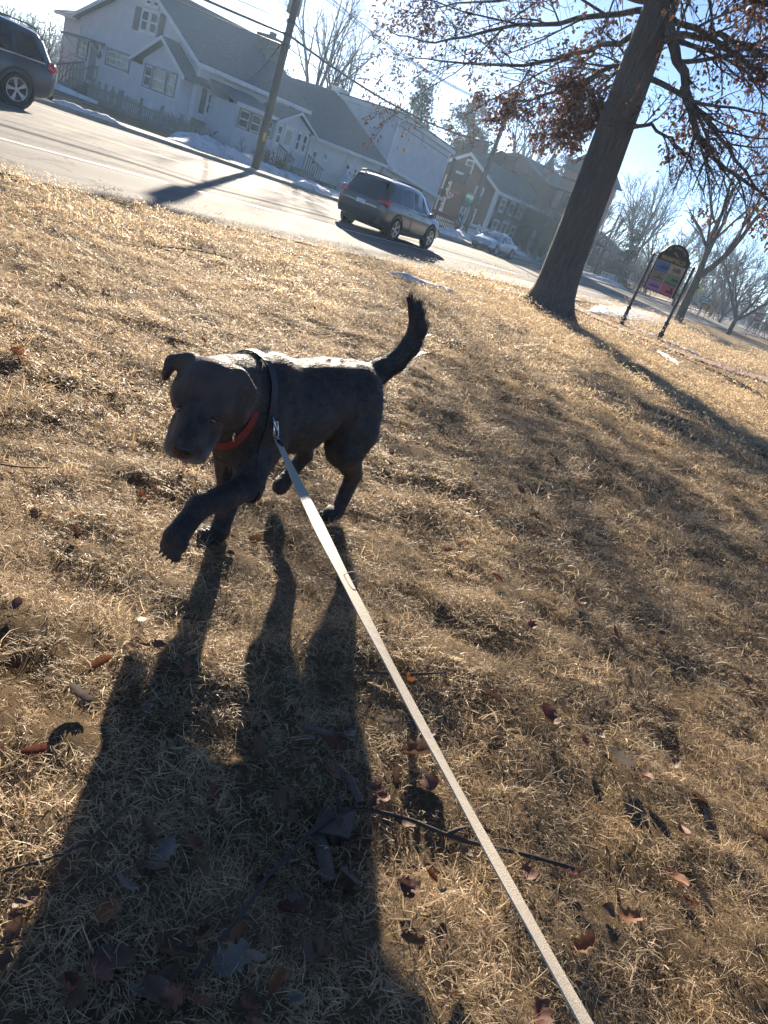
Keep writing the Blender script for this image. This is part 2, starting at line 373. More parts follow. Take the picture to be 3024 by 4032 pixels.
snow([(49, 27.6, .5, .15), (53, 28.6, 1.5, .3), (60, 29.9, 1.8, .3), (66, 30.4, 1.0, .2)], 7.)
snow([(68, 30.3, 1, .25), (74, 30.2, 1.5, .3), (82, 30.6, 1.5, .3), (90, 31.4, 1.0, .2)], 8.)
snow([(21.6, 8.5, .3, .05), (23.5, 8.7, 1.0, .10), (28, 9.6, 1.9, .14), (36, 11.3, 2.4, .16), (46, 13.4, 1.6, .1), (50, 14.2, .5, .04)], 9.)
snow([(22.75, 7.9, .25, .04), (22.5, 7.1, .55, .06), (22.7, 6.3, .5, .06), (22.9, 5.5, .35, .04), (23.4, 4.9, .2, .03)], 10.)
snow([(15.6, 8.4, .15, .03), (16.4, 8.3, .6, .06), (17.4, 8.3, .3, .04)], 11.)
snow([(9.9, 7.25, .12, .04), (10.6, 6.95, .32, .06), (11.5, 6.65, .12, .035)], 12.)
snow([(17.9, 5.0, .1, .03), (17.0, 4.4, .22, .045), (16.2, 4.0, .08, .03)], 13.)
# ================================================================== dry grass (too many blades to count)
def cam_px(p):
    d = Vector(p) - Vector((0, 0, CAM_H)); z = d.dot(fwd)
    if z < .15: return None
    return (384 + FPX * d.dot(cx) / z, 512 - FPX * d.dot(cy) / z, z)
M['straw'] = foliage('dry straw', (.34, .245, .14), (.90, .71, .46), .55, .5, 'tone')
def tuft(rad, n, length, width, seed, lay):
    r = random.Random(seed); mb = MB(); bias = r.uniform(0, 6.28)
    for _ in range(n):
        rr = rad * math.sqrt(r.random()); t = r.uniform(0, 6.28); b = Vector((rr * math.cos(t), rr * math.sin(t), -.012))
        az = bias + r.gauss(0, 1.0) if r.random() < .65 else r.uniform(0, 6.28)
        L = length * r.uniform(.45, 1.35); el = math.radians(r.uniform(*lay)); bend = math.radians(r.uniform(10, 75)); tw = r.gauss(0, .5)
        w = width * r.uniform(.6, 1.3); pts = [b]; e = el; a = az; p = b.copy()
        for k in range(3):
            p = p + Vector((math.cos(a) * math.cos(e), math.sin(a) * math.cos(e), math.sin(e))) * L / 3
            pts.append(p.copy()); e -= bend / 2; a += tw / 2
        sd = Vector((-math.sin(az), math.cos(az), r.uniform(-.5, .5))).normalized()
        o = len(mb.v)
        for k, q in enumerate(pts[:3]):
            ww = w * (1, .95, .7)[k] / 2; mb.v += [tuple(q - sd * ww), tuple(q + sd * ww)]
        mb.v.append(tuple(pts[3])); mb.f += [(o, o + 1, o + 3, o + 2), (o + 2, o + 3, o + 5, o + 4), (o + 4, o + 5, o + 6)]
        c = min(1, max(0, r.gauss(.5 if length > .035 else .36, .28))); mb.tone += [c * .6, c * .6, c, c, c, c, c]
    return mb
PROTO = bpy.data.collections.new('straw tufts')
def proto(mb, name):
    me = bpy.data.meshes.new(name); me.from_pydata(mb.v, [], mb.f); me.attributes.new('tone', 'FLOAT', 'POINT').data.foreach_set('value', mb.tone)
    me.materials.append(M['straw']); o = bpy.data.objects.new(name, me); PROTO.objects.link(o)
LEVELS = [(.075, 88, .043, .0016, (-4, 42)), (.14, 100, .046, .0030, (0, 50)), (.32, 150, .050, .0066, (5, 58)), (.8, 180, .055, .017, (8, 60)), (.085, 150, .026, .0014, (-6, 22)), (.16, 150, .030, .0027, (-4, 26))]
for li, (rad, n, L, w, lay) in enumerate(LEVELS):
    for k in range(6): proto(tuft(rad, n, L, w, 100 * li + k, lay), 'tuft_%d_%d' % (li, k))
def scatter_grass():
    r = random.Random(11); pts = []; rot = []; sc = []; idx = []
    bands = [(.3, 3.3, 400, 0), (3.0, 7.5, 120, 1), (7.0, 16.5, 26, 2), (16, 48, 3.4, 3), (.3, 3.4, 330, 4), (3.2, 8.0, 85, 5)]
    for d0, d1, dens, lev in bands:
        # polar sampling in front of the camera
        a0, a1 = math.radians(30 - 75), math.radians(30 + 62)
        area = .5 * (a1 - a0) * (d1 * d1 - d0 * d0)
        for _ in range(int(area * dens)):
            d = math.sqrt(r.uniform(d0 * d0, d1 * d1)); a = r.uniform(a0, a1); x, y = d * math.cos(a), d * math.sin(a)
            if y > near_e(x) + wob(x, 1.) - .02 - .03 * lev: continue
            q = cam_px((x, y, ter(x)))
            if q is None or not (-420 < q[0] < 1190 and -250 < q[1] < 1450): continue
            z = gz(x, y)
            # bare and thin places
            t = mnoise.noise((x * 1.9, y * 1.9, 21.)) + .6 * mnoise.noise((x * 6, y * 6, 5.))
            if lev < 4 and t < -.45 and r.random() < .6: continue
            if lev == 3 and any((Vector((x, y, 0)) - p0).length < .9 for p0 in pp): continue
            if lev in (2, 3) and 15 < x < 30 and any((Vector((x, y, 0)) - p0).length < .75 for p0 in pp): continue
            pts.append((x, y, z)); flow = 3.2 * mnoise.noise((x * 1.3, y * 1.3, 9.)) * 3.1
            rot.append((r.gauss(0, .22), r.gauss(0, .22), flow + r.gauss(0, .9))); s = r.uniform(.75, 1.3) * (1 + .5 * mnoise.noise((x * 4, y * 4, 2.)))
            sc.append(s); idx.append(lev * 6 + r.randrange(6))
    me = bpy.data.meshes.new('dry_grass'); me.from_pydata(pts, [], [])
    me.attributes.new('rot', 'FLOAT_VECTOR', 'POINT').data.foreach_set('vector', [c for v in rot for c in v])
    me.attributes.new('sc', 'FLOAT', 'POINT').data.foreach_set('value', sc)
    me.attributes.new('idx', 'INT', 'POINT').data.foreach_set('value', idx)
    o = bpy.data.objects.new('dry_grass', me); COL.objects.link(o)
    ng = bpy.data.node_groups.new('scatter tufts', 'GeometryNodeTree')
    ng.interface.new_socket('Geometry', in_out='INPUT', socket_type='NodeSocketGeometry'); ng.interface.new_socket('Geometry', in_out='OUTPUT', socket_type='NodeSocketGeometry')
    N = ng.nodes; gi = N.new('NodeGroupInput'); go = N.new('NodeGroupOutput'); ip = N.new('GeometryNodeInstanceOnPoints'); ci = N.new('GeometryNodeCollectionInfo')
    ci.inputs['Collection'].default_value = PROTO; ci.inputs['Separate Children'].default_value = True; ci.inputs['Reset Children'].default_value = True
    def na(nm, ty):
        k = N.new('GeometryNodeInputNamedAttribute'); k.data_type = ty; k.inputs['Name'].default_value = nm; return k.outputs['Attribute']
    ng.links.new(gi.outputs[0], ip.inputs['Points']); ng.links.new(ci.outputs[0], ip.inputs['Instance']); ip.inputs['Pick Instance'].default_value = True
    ng.links.new(na('idx', 'INT'), ip.inputs['Instance Index']); ng.links.new(na('rot', 'FLOAT_VECTOR'), ip.inputs['Rotation']); ng.links.new(na('sc', 'FLOAT'), ip.inputs['Scale'])
    ng.links.new(ip.outputs[0], go.inputs[0])
    md = o.modifiers.new('scatter', 'NODES'); md.node_group = ng
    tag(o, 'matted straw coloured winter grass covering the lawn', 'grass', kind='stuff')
    print('tufts', len(pts))
scatter_grass()
# ================================================================== the dog (one continuous skin grown from a blended distance field)
def _rc(P, a, b, ra, rb):
    a = np.array(a, float); b = np.array(b, float); ab = b - a; L2 = (ab ** 2).sum()
    t = np.clip(((P - a) @ ab) / L2, 0, 1); q = P - (a + t[..., None] * ab)
    return np.sqrt((q ** 2).sum(-1)) - (ra + (rb - ra) * t)
def _el(P, c, r, yaw=0., pitch=0.):
    q = P - np.array(c, float)
    cyw, syw = math.cos(-yaw), math.sin(-yaw); x = q[..., 0] * cyw - q[..., 1] * syw; y = q[..., 0] * syw + q[..., 1] * cyw; z = q[..., 2]
    cp, sp = math.cos(-pitch), math.sin(-pitch); x, z = x * cp - z * sp, x * sp + z * cp
    r = np.array(r, float); k0 = np.sqrt((x / r[0]) ** 2 + (y / r[1]) ** 2 + (z / r[2]) ** 2)
    k1 = np.sqrt((x / r[0] ** 2) ** 2 + (y / r[1] ** 2) ** 2 + (z / r[2] ** 2) ** 2) + 1e-9
    return k0 * (k0 - 1) / k1
def smin(a, b, k):
    h = np.clip(.5 + .5 * (b - a) / k, 0, 1); return b * (1 - h) + a * h - k * h * (1 - h)
# face frame: forward (to the camera, down a little), right-hand side of the dog, up
HF = Vector((-.71, -.52, -.50)).normalized(); HS = Vector((0, 0, 1)).cross(HF).normalized() * -1   # HS: towards the dog's right (away)
HU = HS.cross(HF).normalized()
if HU.z < 0: HU = -HU
HC = Vector((1.478, 1.553, .584))       # centre of the skull
HK = 1.08
def hp(f, s, u): return tuple(HC + (HF * f + HS * s + HU * u) * HK)
HPIT = -math.asin(HF.z)
HYAW = math.atan2(HF.y, HF.x)
def dog_sdf(P):
    d = None
    def add(x, k=.05):
        nonlocal d
        d = x if d is None else smin(d, x, k)
    # trunk
    add(_el(P, (1.82, 1.62, .488), (.215, .128, .172), 0, .05))
    add(_el(P, (2.00, 1.62, .520), (.21, .118, .142), 0, -.08), .06)
    add(_el(P, (2.14, 1.62, .548), (.17, .105, .112)), .06)
    add(_el(P, (2.26, 1.62, .555), (.115, .105, .105)), .06)
    add(_el(P, (1.77, 1.62, .60), (.11, .075, .065)), .06)
    add(_rc(P, (1.70, 1.61, .40), (1.64, 1.60, .47), .085, .09), .06)
    # neck
    add(_rc(P, (1.76, 1.62, .565), (1.56, 1.575, .600), .112, .092), .05)
    add(_rc(P, (1.70, 1.61, .49), (1.55, 1.565, .545), .10, .075), .05)
    # shoulders, shoulder blades, ribs, loin
    for y, sg in ((1.520, -1), (1.720, 1)):
        add(_el(P, (1.735, y, .46), (.080, .050, .130), 0, .30), .025)
        add(_el(P, (1.775, 1.62 + sg * .055, .595), (.030, .026, .070), 0, .45), .02)
        add(_el(P, (1.93, 1.62 + sg * .085, .47), (.15, .048, .11), 0, -.1), .03)
        add(_el(P, (2.10, 1.62 + sg * .03, .640), (.16, .03, .022), 0, 0), .025)
    # head
    def he(f, sd_, u, r, k):
        add(_el(P, hp(f, sd_, u), [q * HK for q in r], HYAW, HPIT), k)
    def hc(a_, b_, ra, rb, k): add(_rc(P, hp(*a_), hp(*b_), ra * HK, rb * HK), k)
    he(0, 0, 0, (.100, .090, .080), .03)
    he(-.025, 0, .022, (.080, .080, .062), .03)
    for s in (-1, 1):
        he(.000, .062 * s, -.038, (.064, .038, .052), .025)                      # cheek
        hc((.030, .034 * s, .058), (.078, .048 * s, .030), .024, .018, .014)    # brow
        he(.040, .062 * s, .008, (.05, .022, .03), .02)
    hc((.06, 0, -.006), (.172, 0, -.024), .054, .041, .025)                      # muzzle
    hc((.09, 0, .022), (.175, 0, .000), .032, .026, .02)                        # bridge
    for s in (-1, 1):
        hc((.085, .032 * s, -.050), (.160, .027 * s, -.060), .037, .033, .018)   # flews
    hc((.04, 0, -.078), (.150, 0, -.086), .042, .027, .02)                      # jaw
    he(.196, 0, -.012, (.016, .024, .018), .012)                                # nose
    # ears: folded flaps
    hc((-.040, -.070, .058), (-.020, -.108, .036), .024, .020, .02)
    he(-.006, -.112, -.012, (.034, .013, .052), .02)
    hc((-.040, .070, .058), (-.030, .108, .044), .022, .020, .02)
    he(-.018, .120, .020, (.028, .012, .036), .018)
    # near fore leg, lifted and reaching forward
    add(_rc(P, (1.735, 1.545, .40), (1.668, 1.475, .300), .072, .050), .045)
    add(_rc(P, (1.672, 1.478, .288), (1.53, 1.437, .282), .047, .038), .02)
    add(_el(P, (1.695, 1.478, .285), (.022, .025, .03)), .02)
    add(_rc(P, (1.53, 1.437, .284), (1.425, 1.420, .278), .038, .032), .02)
    add(_rc(P, (1.425, 1.420, .278), (1.374, 1.408, .228), .033, .034), .02)
    add(_el(P, (1.352, 1.404, .188), (.037, .040, .050), 0, .35), .02)
    for k in (-1.5, -.5, .5, 1.5):
        add(_el(P, (1.334 + .004 * abs(k), 1.401 + .019 * k, .156), (.0155, .0125, .027), 0, .3), .004)
    # far fore leg, planted
    add(_rc(P, (1.745, 1.69, .40), (1.74, 1.645, .29), .068, .050), .045)
    add(_rc(P, (1.74, 1.645, .29), (1.735, 1.600, .13), .048, .034), .025)
    add(_rc(P, (1.735, 1.600, .13), (1.722, 1.588, .055), .033, .033), .015)
    add(_el(P, (1.695, 1.590, .036), (.058, .042, .032)), .02)
    for k in (-1.5, -.5, .5, 1.5):
        add(_el(P, (1.647 + .005 * abs(k), 1.590 + .019 * k, .024), (.027, .0125, .019)), .006)
    # near hind leg, planted
    add(_el(P, (2.240, 1.548, .475), (.118, .064, .145), 0, .35), .035)
    add(_rc(P, (2.245, 1.548, .41), (2.215, 1.540, .35), .092, .074), .04)
    add(_rc(P, (2.225, 1.545, .34), (2.368, 1.565, .205), .068, .035), .035)
    add(_rc(P, (2.372, 1.567, .21), (2.352, 1.565, .07), .034, .029), .015)
    add(_el(P, (2.315, 1.560, .036), (.052, .036, .028)), .02)
    for k in (-1.5, -.5, .5, 1.5):
        add(_el(P, (2.272 + .005 * abs(k), 1.560 + .016 * k, .022), (.023, .0105, .016)), .006)
    # far hind leg, swinging forward
    add(_el(P, (2.235, 1.675, .475), (.105, .062, .13), 0, .35), .05)
    add(_rc(P, (2.215, 1.685, .42), (2.135, 1.70, .345), .08, .060), .04)
    add(_rc(P, (2.135, 1.70, .345), (2.255, 1.745, .215), .052, .030), .03)
    add(_rc(P, (2.255, 1.745, .215), (2.175, 1.735, .125), .030, .027), .015)
    add(_el(P, (2.148, 1.730, .095), (.036, .034, .042), 0, -.6), .02)
    # tail
    tp = [(2.33, 1.635, .600), (2.40, 1.63, .632), (2.47, 1.622, .675), (2.525, 1.617, .745), (2.545, 1.622, .815), (2.528, 1.645, .875), (2.49, 1.68, .918)]
    tr = [.056, .047, .041, .039, .036, .028, .008]
    for i in range(6): add(_rc(P, tp[i], tp[i + 1], tr[i], tr[i + 1]), .02)
    # belly tuck
    return d
def surface_nets(lo, hi, h, fn):
    """skin of a distance field: coarse pass first, fine samples only near the surface"""
    n = [int((hi[i] - lo[i]) / h) // 4 * 4 + 4 for i in range(3)]; lo = np.array(lo)
    nc = [k // 4 for k in n]
    cax = [lo[i] + h * (4 * np.arange(nc[i]) + 1.5) for i in range(3)]
    Dc = fn(np.stack(np.meshgrid(*cax, indexing='ij'), -1)); D = np.repeat(np.repeat(np.repeat(Dc, 4, 0), 4, 1), 4, 2)
    idx = np.argwhere(np.abs(Dc) < h * 6.5)
    sub = np.stack(np.meshgrid(range(4), range(4), range(4), indexing='ij'), -1).reshape(-1, 3)
    fi = (idx[:, None, :] * 4 + sub[None]).reshape(-1, 3)
    for i in range(0, len(fi), 60000):
        q = fi[i:i + 60000]; D[q[:, 0], q[:, 1], q[:, 2]] = fn((lo + h * q)[None])[0]
    S = D < 0
    c = [D[i:n[0] - 1 + i, j:n[1] - 1 + j, k:n[2] - 1 + k] for i in (0, 1) for j in (0, 1) for k in (0, 1)]
    offs = [(i, j, k) for i in (0, 1) for j in (0, 1) for k in (0, 1)]
    sgn = sum((x < 0).astype(np.int8) for x in c); act = (sgn > 0) & (sgn < 8)
    cc = [x[act] for x in c]; acc = np.zeros((len(cc[0]), 3)); cnt = np.zeros(len(cc[0]))
    for e0 in range(8):
        for e1 in range(e0 + 1, 8):
            o0, o1 = np.array(offs[e0]), np.array(offs[e1])
            if np.abs(o0 - o1).sum() != 1: continue
            cr = (cc[e0] < 0) != (cc[e1] < 0); den = cc[e0] - cc[e1]; den = np.where(np.abs(den) < 1e-12, 1e-12, den)
            t = np.where(cr, cc[e0] / den, 0)
            acc += np.where(cr[:, None], o0 + t[:, None] * (o1 - o0), 0); cnt += cr
    ii = np.argwhere(act); vid = -np.ones(act.shape, int); vid[act] = np.arange(len(ii))
    V = lo + h * (ii + acc / cnt[:, None]); F = []
    for axis in range(3):
        s0 = [slice(None)] * 3; s1 = [slice(None)] * 3; s0[axis] = slice(0, -1); s1[axis] = slice(1, None)
        A, Bq = S[tuple(s0)], S[tuple(s1)]; ed = np.argwhere(A != Bq); u, w = [(1, 2), (2, 0), (0, 1)][axis]
        ok = (ed[:, u] > 0) & (ed[:, w] > 0) & (ed[:, u] < act.shape[u]) & (ed[:, w] < act.shape[w]); ed = ed[ok]
        q = []
        for du, dw in ((-1, -1), (0, -1), (0, 0), (-1, 0)):
            z = ed.copy(); z[:, u] += du; z[:, w] += dw; q.append(vid[z[:, 0], z[:, 1], z[:, 2]])
        q = np.stack(q, 1); ins = A[ed[:, 0], ed[:, 1], ed[:, 2]]; q = np.where(ins[:, None], q, q[:, ::-1])
        F += [tuple(int(k) for k in r) for r in q[q.min(1) >= 0]]
    return V, F
def sdf_pt(p): return float(dog_sdf(np.array([[p]], float))[0, 0])
def sdf_n(pts):
    P = np.array(pts, float)[None]; e = 1e-3; g = np.stack([dog_sdf(P + np.eye(3)[i] * e) - dog_sdf(P - np.eye(3)[i] * e) for i in range(3)], -1)[0]
    return g / (np.linalg.norm(g, axis=1, keepdims=True) + 1e-9)

def coat_material():
    m, n, l, p = new_mat('black brown dog coat'); p.inputs['Roughness'].default_value = .62; p.inputs['Specular IOR Level'].default_value = .30
    p.inputs['Sheen Weight'].default_value = .08; p.inputs['Sheen Roughness'].default_value = .4; p.inputs['Sheen Tint'].default_value = (.55, .42, .34, 1)
    tc = n.new('ShaderNodeTexCoord'); mp = n.new('ShaderNodeMapping'); mp.inputs['Scale'].default_value = (38, 38, 9); mp.inputs['Rotation'].default_value = (.3, .5, 0); l.new(tc.outputs['Object'], mp.inputs[0])
    t = n.new('ShaderNodeTexNoise'); t.inputs['Scale'].default_value = 1; t.inputs['Detail'].default_value = 4; l.new(mp.outputs[0], t.inputs['Vector'])
    r = n.new('ShaderNodeValToRGB'); r.color_ramp.elements[0].position = .45; r.color_ramp.elements[1].position = .75
    r.color_ramp.elements[0].color = (.024, .021, .020, 1); r.color_ramp.elements[1].color = (.064, .048, .038, 1); l.new(t.outputs['Fac'], r.inputs[0])
    a = n.new('ShaderNodeAttribute'); a.attribute_name = 'grey'
    mx = n.new('ShaderNodeMix'); mx.data_type = 'RGBA'; l.new(a.outputs['Fac'], mx.inputs[0]); l.new(r.outputs[0], mx.inputs[6]); mx.inputs[7].default_value = (.24, .22, .20, 1)
    a2 = n.new('ShaderNodeAttribute'); a2.attribute_name = 'brown'
    mx2 = n.new('ShaderNodeMix'); mx2.data_type = 'RGBA'; l.new(a2.outputs['Fac'], mx2.inputs[0]); l.new(mx.outputs[2], mx2.inputs[6]); mx2.inputs[7].default_value = (.115, .078, .060, 1)
    l.new(mx2.outputs[2], p.inputs['Base Color'])
    mp2 = n.new('ShaderNodeMapping'); mp2.inputs['Scale'].default_value = (.22, 1, 1); l.new(tc.outputs['Object'], mp2.inputs[0])
    t2 = n.new('ShaderNodeTexNoise'); t2.inputs['Scale'].default_value = 190; t2.inputs['Detail'].default_value = 4; l.new(mp2.outputs[0], t2.inputs['Vector'])
    b = n.new('ShaderNodeBump'); b.inputs['Strength'].default_value = .8; b.inputs['Distance'].default_value = .006; l.new(t2.outputs['Fac'], b.inputs['Height']); l.new(b.outputs[0], p.inputs['Normal'])
    return m
M['coat'] = coat_material()
M['fur'] = foliage('dark guard hair', (.012, .009, .008), (.38, .30, .24), .08, .40, 'tone')
def tip(v): return min(1, max(0, v))
def make_dog():
    dog = thing('dog', 'black brown dog with greying muzzle walking across the grass with one forepaw lifted', 'dog', (1.9, 1.62, 0))
    V, F = surface_nets((1.18, 1.24, -.03), (2.66, 1.92, .98), .0085, dog_sdf)
    mb = MB(); mb.v = [tuple(p) for p in V]; mb.f = F
    body = mb.build('body', M['coat'], dog, smooth=True)
    g = []
    for p in V:
        q = Vector(p) - HC; f, s, u = q.dot(HF), q.dot(HS), q.dot(HU); w = 0
        if f > .07 and u < .02 and q.length < .26:
            w = tip((f - .07) / .06) * tip((-.035 - u) / .03) * .95
            w += .25 * tip((f - .13) / .04) * tip(abs(s) / .04)
        g.append(min(1, w * (.6 + .8 * mnoise.noise(tuple(Vector(p) * 40)))) if w > 0 else 0)
    body.data.attributes.new('grey', 'FLOAT', 'POINT').data.foreach_set('value', g)
    bw = []
    for p in V:
        q = Vector(p) - HC; f, u = q.dot(HF), q.dot(HU); w = tip((1.66 - p[0]) / .12) * tip((p[2] - .36) / .08) * (.75 - .75 * tip((f - .07) / .07))
        leg = tip((.24 - p[2]) / .08) * .35 * tip(.5 + 2.2 * mnoise.noise((p[0] * 30, p[1] * 30, p[2] * 55)))
        bw.append(max(0, min(1, max(w, leg) * (.8 + .5 * mnoise.noise(tuple(Vector(p) * 22))))))
    body.data.attributes.new('brown', 'FLOAT', 'POINT').data.foreach_set('value', bw)
    # guard hairs: short over the body, long along the tail's outer edge
    me = body.data; me.calc_loop_triangles(); n = len(V); nr = np.random.RandomState(3)
    tris = np.array([t.vertices for t in me.loop_triangles]); A = V[tris[:, 0]]; B_ = V[tris[:, 1]]; C = V[tris[:, 2]]
    ar = np.linalg.norm(np.cross(B_ - A, C - A), axis=1); pk = nr.choice(len(tris), 130000, p=ar / ar.sum())
    u1, u2 = nr.rand(len(pk)), nr.rand(len(pk)); s1 = np.sqrt(u1); P0 = A[pk] * (1 - s1)[:, None] + B_[pk] * (s1 * (1 - u2))[:, None] + C[pk] * (s1 * u2)[:, None]
    Nn = np.concatenate([sdf_n(P0[i:i + 8000]) for i in range(0, len(P0), 8000)])
    flow = np.tile(np.array([.9, 0., -.35]), (len(P0), 1))
    hd = ((P0 - np.array(HC)) ** 2).sum(1) < .27 ** 2; hd &= (P0[:, 0] < 1.56) & (P0[:, 2] > .38)
    flow[hd] = -np.array(HF) + np.array([0, 0, .1]); low = P0[:, 2] < .33; flow[low] = (.15, 0, -1)
    tail = P0[:, 0] > 2.37; tail &= P0[:, 2] > .55; flow[tail] = (.2, .12, .9)
    flow -= Nn * (flow * Nn).sum(1)[:, None]; flow /= np.linalg.norm(flow, axis=1)[:, None] + 1e-6
    cl_ = np.array([[mnoise.noise((p[0] * 28, p[1] * 45, p[2] * 45 + k * 9)) for k in range(3)] for p in P0[::1]]); flow += nr.normal(0, .14, flow.shape) + cl_ * .55
    Ln = np.where(hd, .005, np.where(P0[:, 2] < .33, .009, .013)) * nr.uniform(.6, 1.4, len(P0)); lift = np.full(len(P0), .26)
    outer = tail & (Nn[:, 0] > .1); Ln = np.where(outer, nr.uniform(.02, .045, len(P0)), Ln); lift = np.where(outer, .55, lift)
    ruff = (P0[:, 2] > .60) & (P0[:, 0] < 2.3) & ~hd; Ln = np.where(ruff, Ln * 1.25, Ln)
    tipv = P0 + (flow + Nn * lift[:, None]) * Ln[:, None]
    sd = np.cross(Nn, flow); sd /= np.linalg.norm(sd, axis=1)[:, None] + 1e-6; w = .00062
    hv = np.empty((len(P0) * 3, 3)); base = P0 - Nn * .0015
    hv[0::3] = base - sd * w; hv[1::3] = base + sd * w; hv[2::3] = tipv
    fm = MB(); fm.v = [tuple(p) for p in hv]; fm.f = [(3 * i, 3 * i + 1, 3 * i + 2) for i in range(len(P0))]
    gq = P0 - np.array(HC); gf, gu = gq @ np.array(HF), gq @ np.array(HU)
    mz = np.clip((gf - .09) / .05, 0, 1) * np.clip((-.03 - gu) / .03, 0, 1) * hd
    tn = np.abs(nr.normal(.07, .085, len(P0))) + np.where((P0[:, 0] < 1.62) & (P0[:, 2] > .36), .10, 0) + cl_[:, 0] * .10 + mz * nr.uniform(.25, .75, len(P0)) - np.where(hd & (gf > .15) & (gu > -.03), .12, 0)
    fm.tone = list(np.clip(tn, 0, 1).repeat(3)); fur = fm.build('fur', M['fur'], dog); fur['kind'] = 'stuff'
    # eyes, nose leather, claws
    for s in (-1, 1):
        # march out along the face to the skin
        o = Vector(hp(0, .043 * s, .016)); t = .0
        while sdf_pt(o + HF * t) < -.004: t += .002
        c = o + HF * (t - .004)
        e = MB().ell(c, .0145, 14, 10).build('eye', M['eye'], dog, smooth=True)
        MB().ell(c + HF * .0105 - Vector((0, 0, .001)), (.0062, .0062, .0062), 10, 8).build('pupil', M['pupil'], e, smooth=True)
        lid = MB(); arc = [c + HS * (.015 * math.cos(a)) + HU * (.0095 * math.sin(a) + .002) + HF * (.006 + .004 * math.sin(a)) for a in np.linspace(0, math.pi, 9)]
        lid.tube(arc, [.002, .003, .0034, .0036, .0036, .0036, .0034, .003, .002], 6).build('eyelid', M['nose'], dog, smooth=True)
    rot = Matrix((HF, HS, HU)).transposed()
    nose = MB().ell(hp(.200, 0, -.012), (.017, .029, .022), 16, 10, rot).build('nose', M['nose'], dog, smooth=True)
    nm = MB()
    for s in (-1, 1): nm.ell(hp(.2115, .011 * s, -.014), (.004, .006, .005), 8, 6, rot)
    nm.build('nostril', M['pupil'], nose, smooth=True)
    mo = MB().tube([hp(.206, 0, -.030), hp(.202, 0, -.048), hp(.196, 0, -.060)], [.0018, .0018, .001], 5)
    for s in (-1, 1): mo.tube([hp(.190, .0, -.062), hp(.182, .020 * s, -.078), hp(.155, .046 * s, -.084), hp(.11, .056 * s, -.080)], [.002, .0024, .0024, .001], 5)
    mo.build('mouth_line', M['pupil'], dog, smooth=True)
    for bx, by, bz in ((1.324, 1.401, .136), (1.618, 1.590, .016), (2.246, 1.560, .014)):
        for k in (-1.5, -.5, .5, 1.5):
            p = Vector((bx + .004 * abs(k), by + .019 * k, bz))
            MB().tube([p + Vector((.006, 0, .006)), p + Vector((-.001, 0, .001)), p + Vector((-.003, 0, -.006))], [.0045, .004, .001], 6).build('claw', M['claw'], dog, smooth=True)
    # bands that hug the skin: ring of points found by marching outwards from the body axis
    def band(c, nrm, up, width, thick, name, m, a0=0., a1=2 * math.pi, N=56, off=.004):
        c, nrm = Vector(c), Vector(nrm).normalized(); u = (Vector(up) - nrm * nrm.dot(Vector(up))).normalized(); s = nrm.cross(u)
        mb = MB(); O = []; Dd = []
        for i in range(N + 1):
            a = a0 + (a1 - a0) * i / N
            for wv in (-width / 2, width / 2): O.append(tuple(c + nrm * wv)); Dd.append(tuple(u * math.cos(a) + s * math.sin(a)))
        O, Dd = np.array(O), np.array(Dd); lo_ = np.zeros(len(O)); hi_ = np.full(len(O), .32)
        for _ in range(14):
            md = (lo_ + hi_) / 2; ins = dog_sdf((O + Dd * md[:, None])[None])[0] < 0; lo_ = np.where(ins, md, lo_); hi_ = np.where(ins, hi_, md)
        ring = [[O[2 * i + k] + Dd[2 * i + k] * (hi_[2 * i + k] + off + t) for k in (0, 1) for t in (0, thick)] for i in range(N + 1)]
        for i in range(N):
            A_, Bb = ring[i], ring[i + 1]
            mb.add([A_[0], A_[1], A_[3], A_[2], Bb[0], Bb[1], Bb[3], Bb[2]], [(1, 5, 6, 2), (0, 1, 5, 4)[::-1], (2, 6, 7, 3), (3, 7, 4, 0)])
        return mb.build(name, m, dog, smooth=False)
    band((1.692, 1.60, .52), (1, -.05, 0), (0, 0, 1), .030, .005, 'harness_strap', M['webbing'], off=.006)
    band((1.595, 1.59, .50), (1, .15, -.12), (0, 0, 1), .026, .004, 'collar', M['red_web'], math.pi * .36, math.pi * 1.5, off=.005)
    # chest strap from collar down between the forelegs
    return dog
M['eye'] = mat('amber eye', (.21, .14, .09), .10, spec=.8); M['pupil'] = mat('black pupil', (.006, .006, .006), .15)
M['nose'] = mat('wet black nose', (.006, .006, .006), .22, (.010, .009, .009), 200, 3, .6, 400, dist=.002); M['claw'] = mat('dark claw', (.03, .025, .022), .4)
M['webbing'] = mat('black webbing', (.012, .013, .016), .55, (.022, .023, .026), 90); M['red_web'] = mat('red webbing', (.25, .035, .028), .75, (.18, .025, .02), 60)
M['steel'] = mat('polished steel', (.62, .64, .66), .18, metal=1.); 
DOG = make_dog()
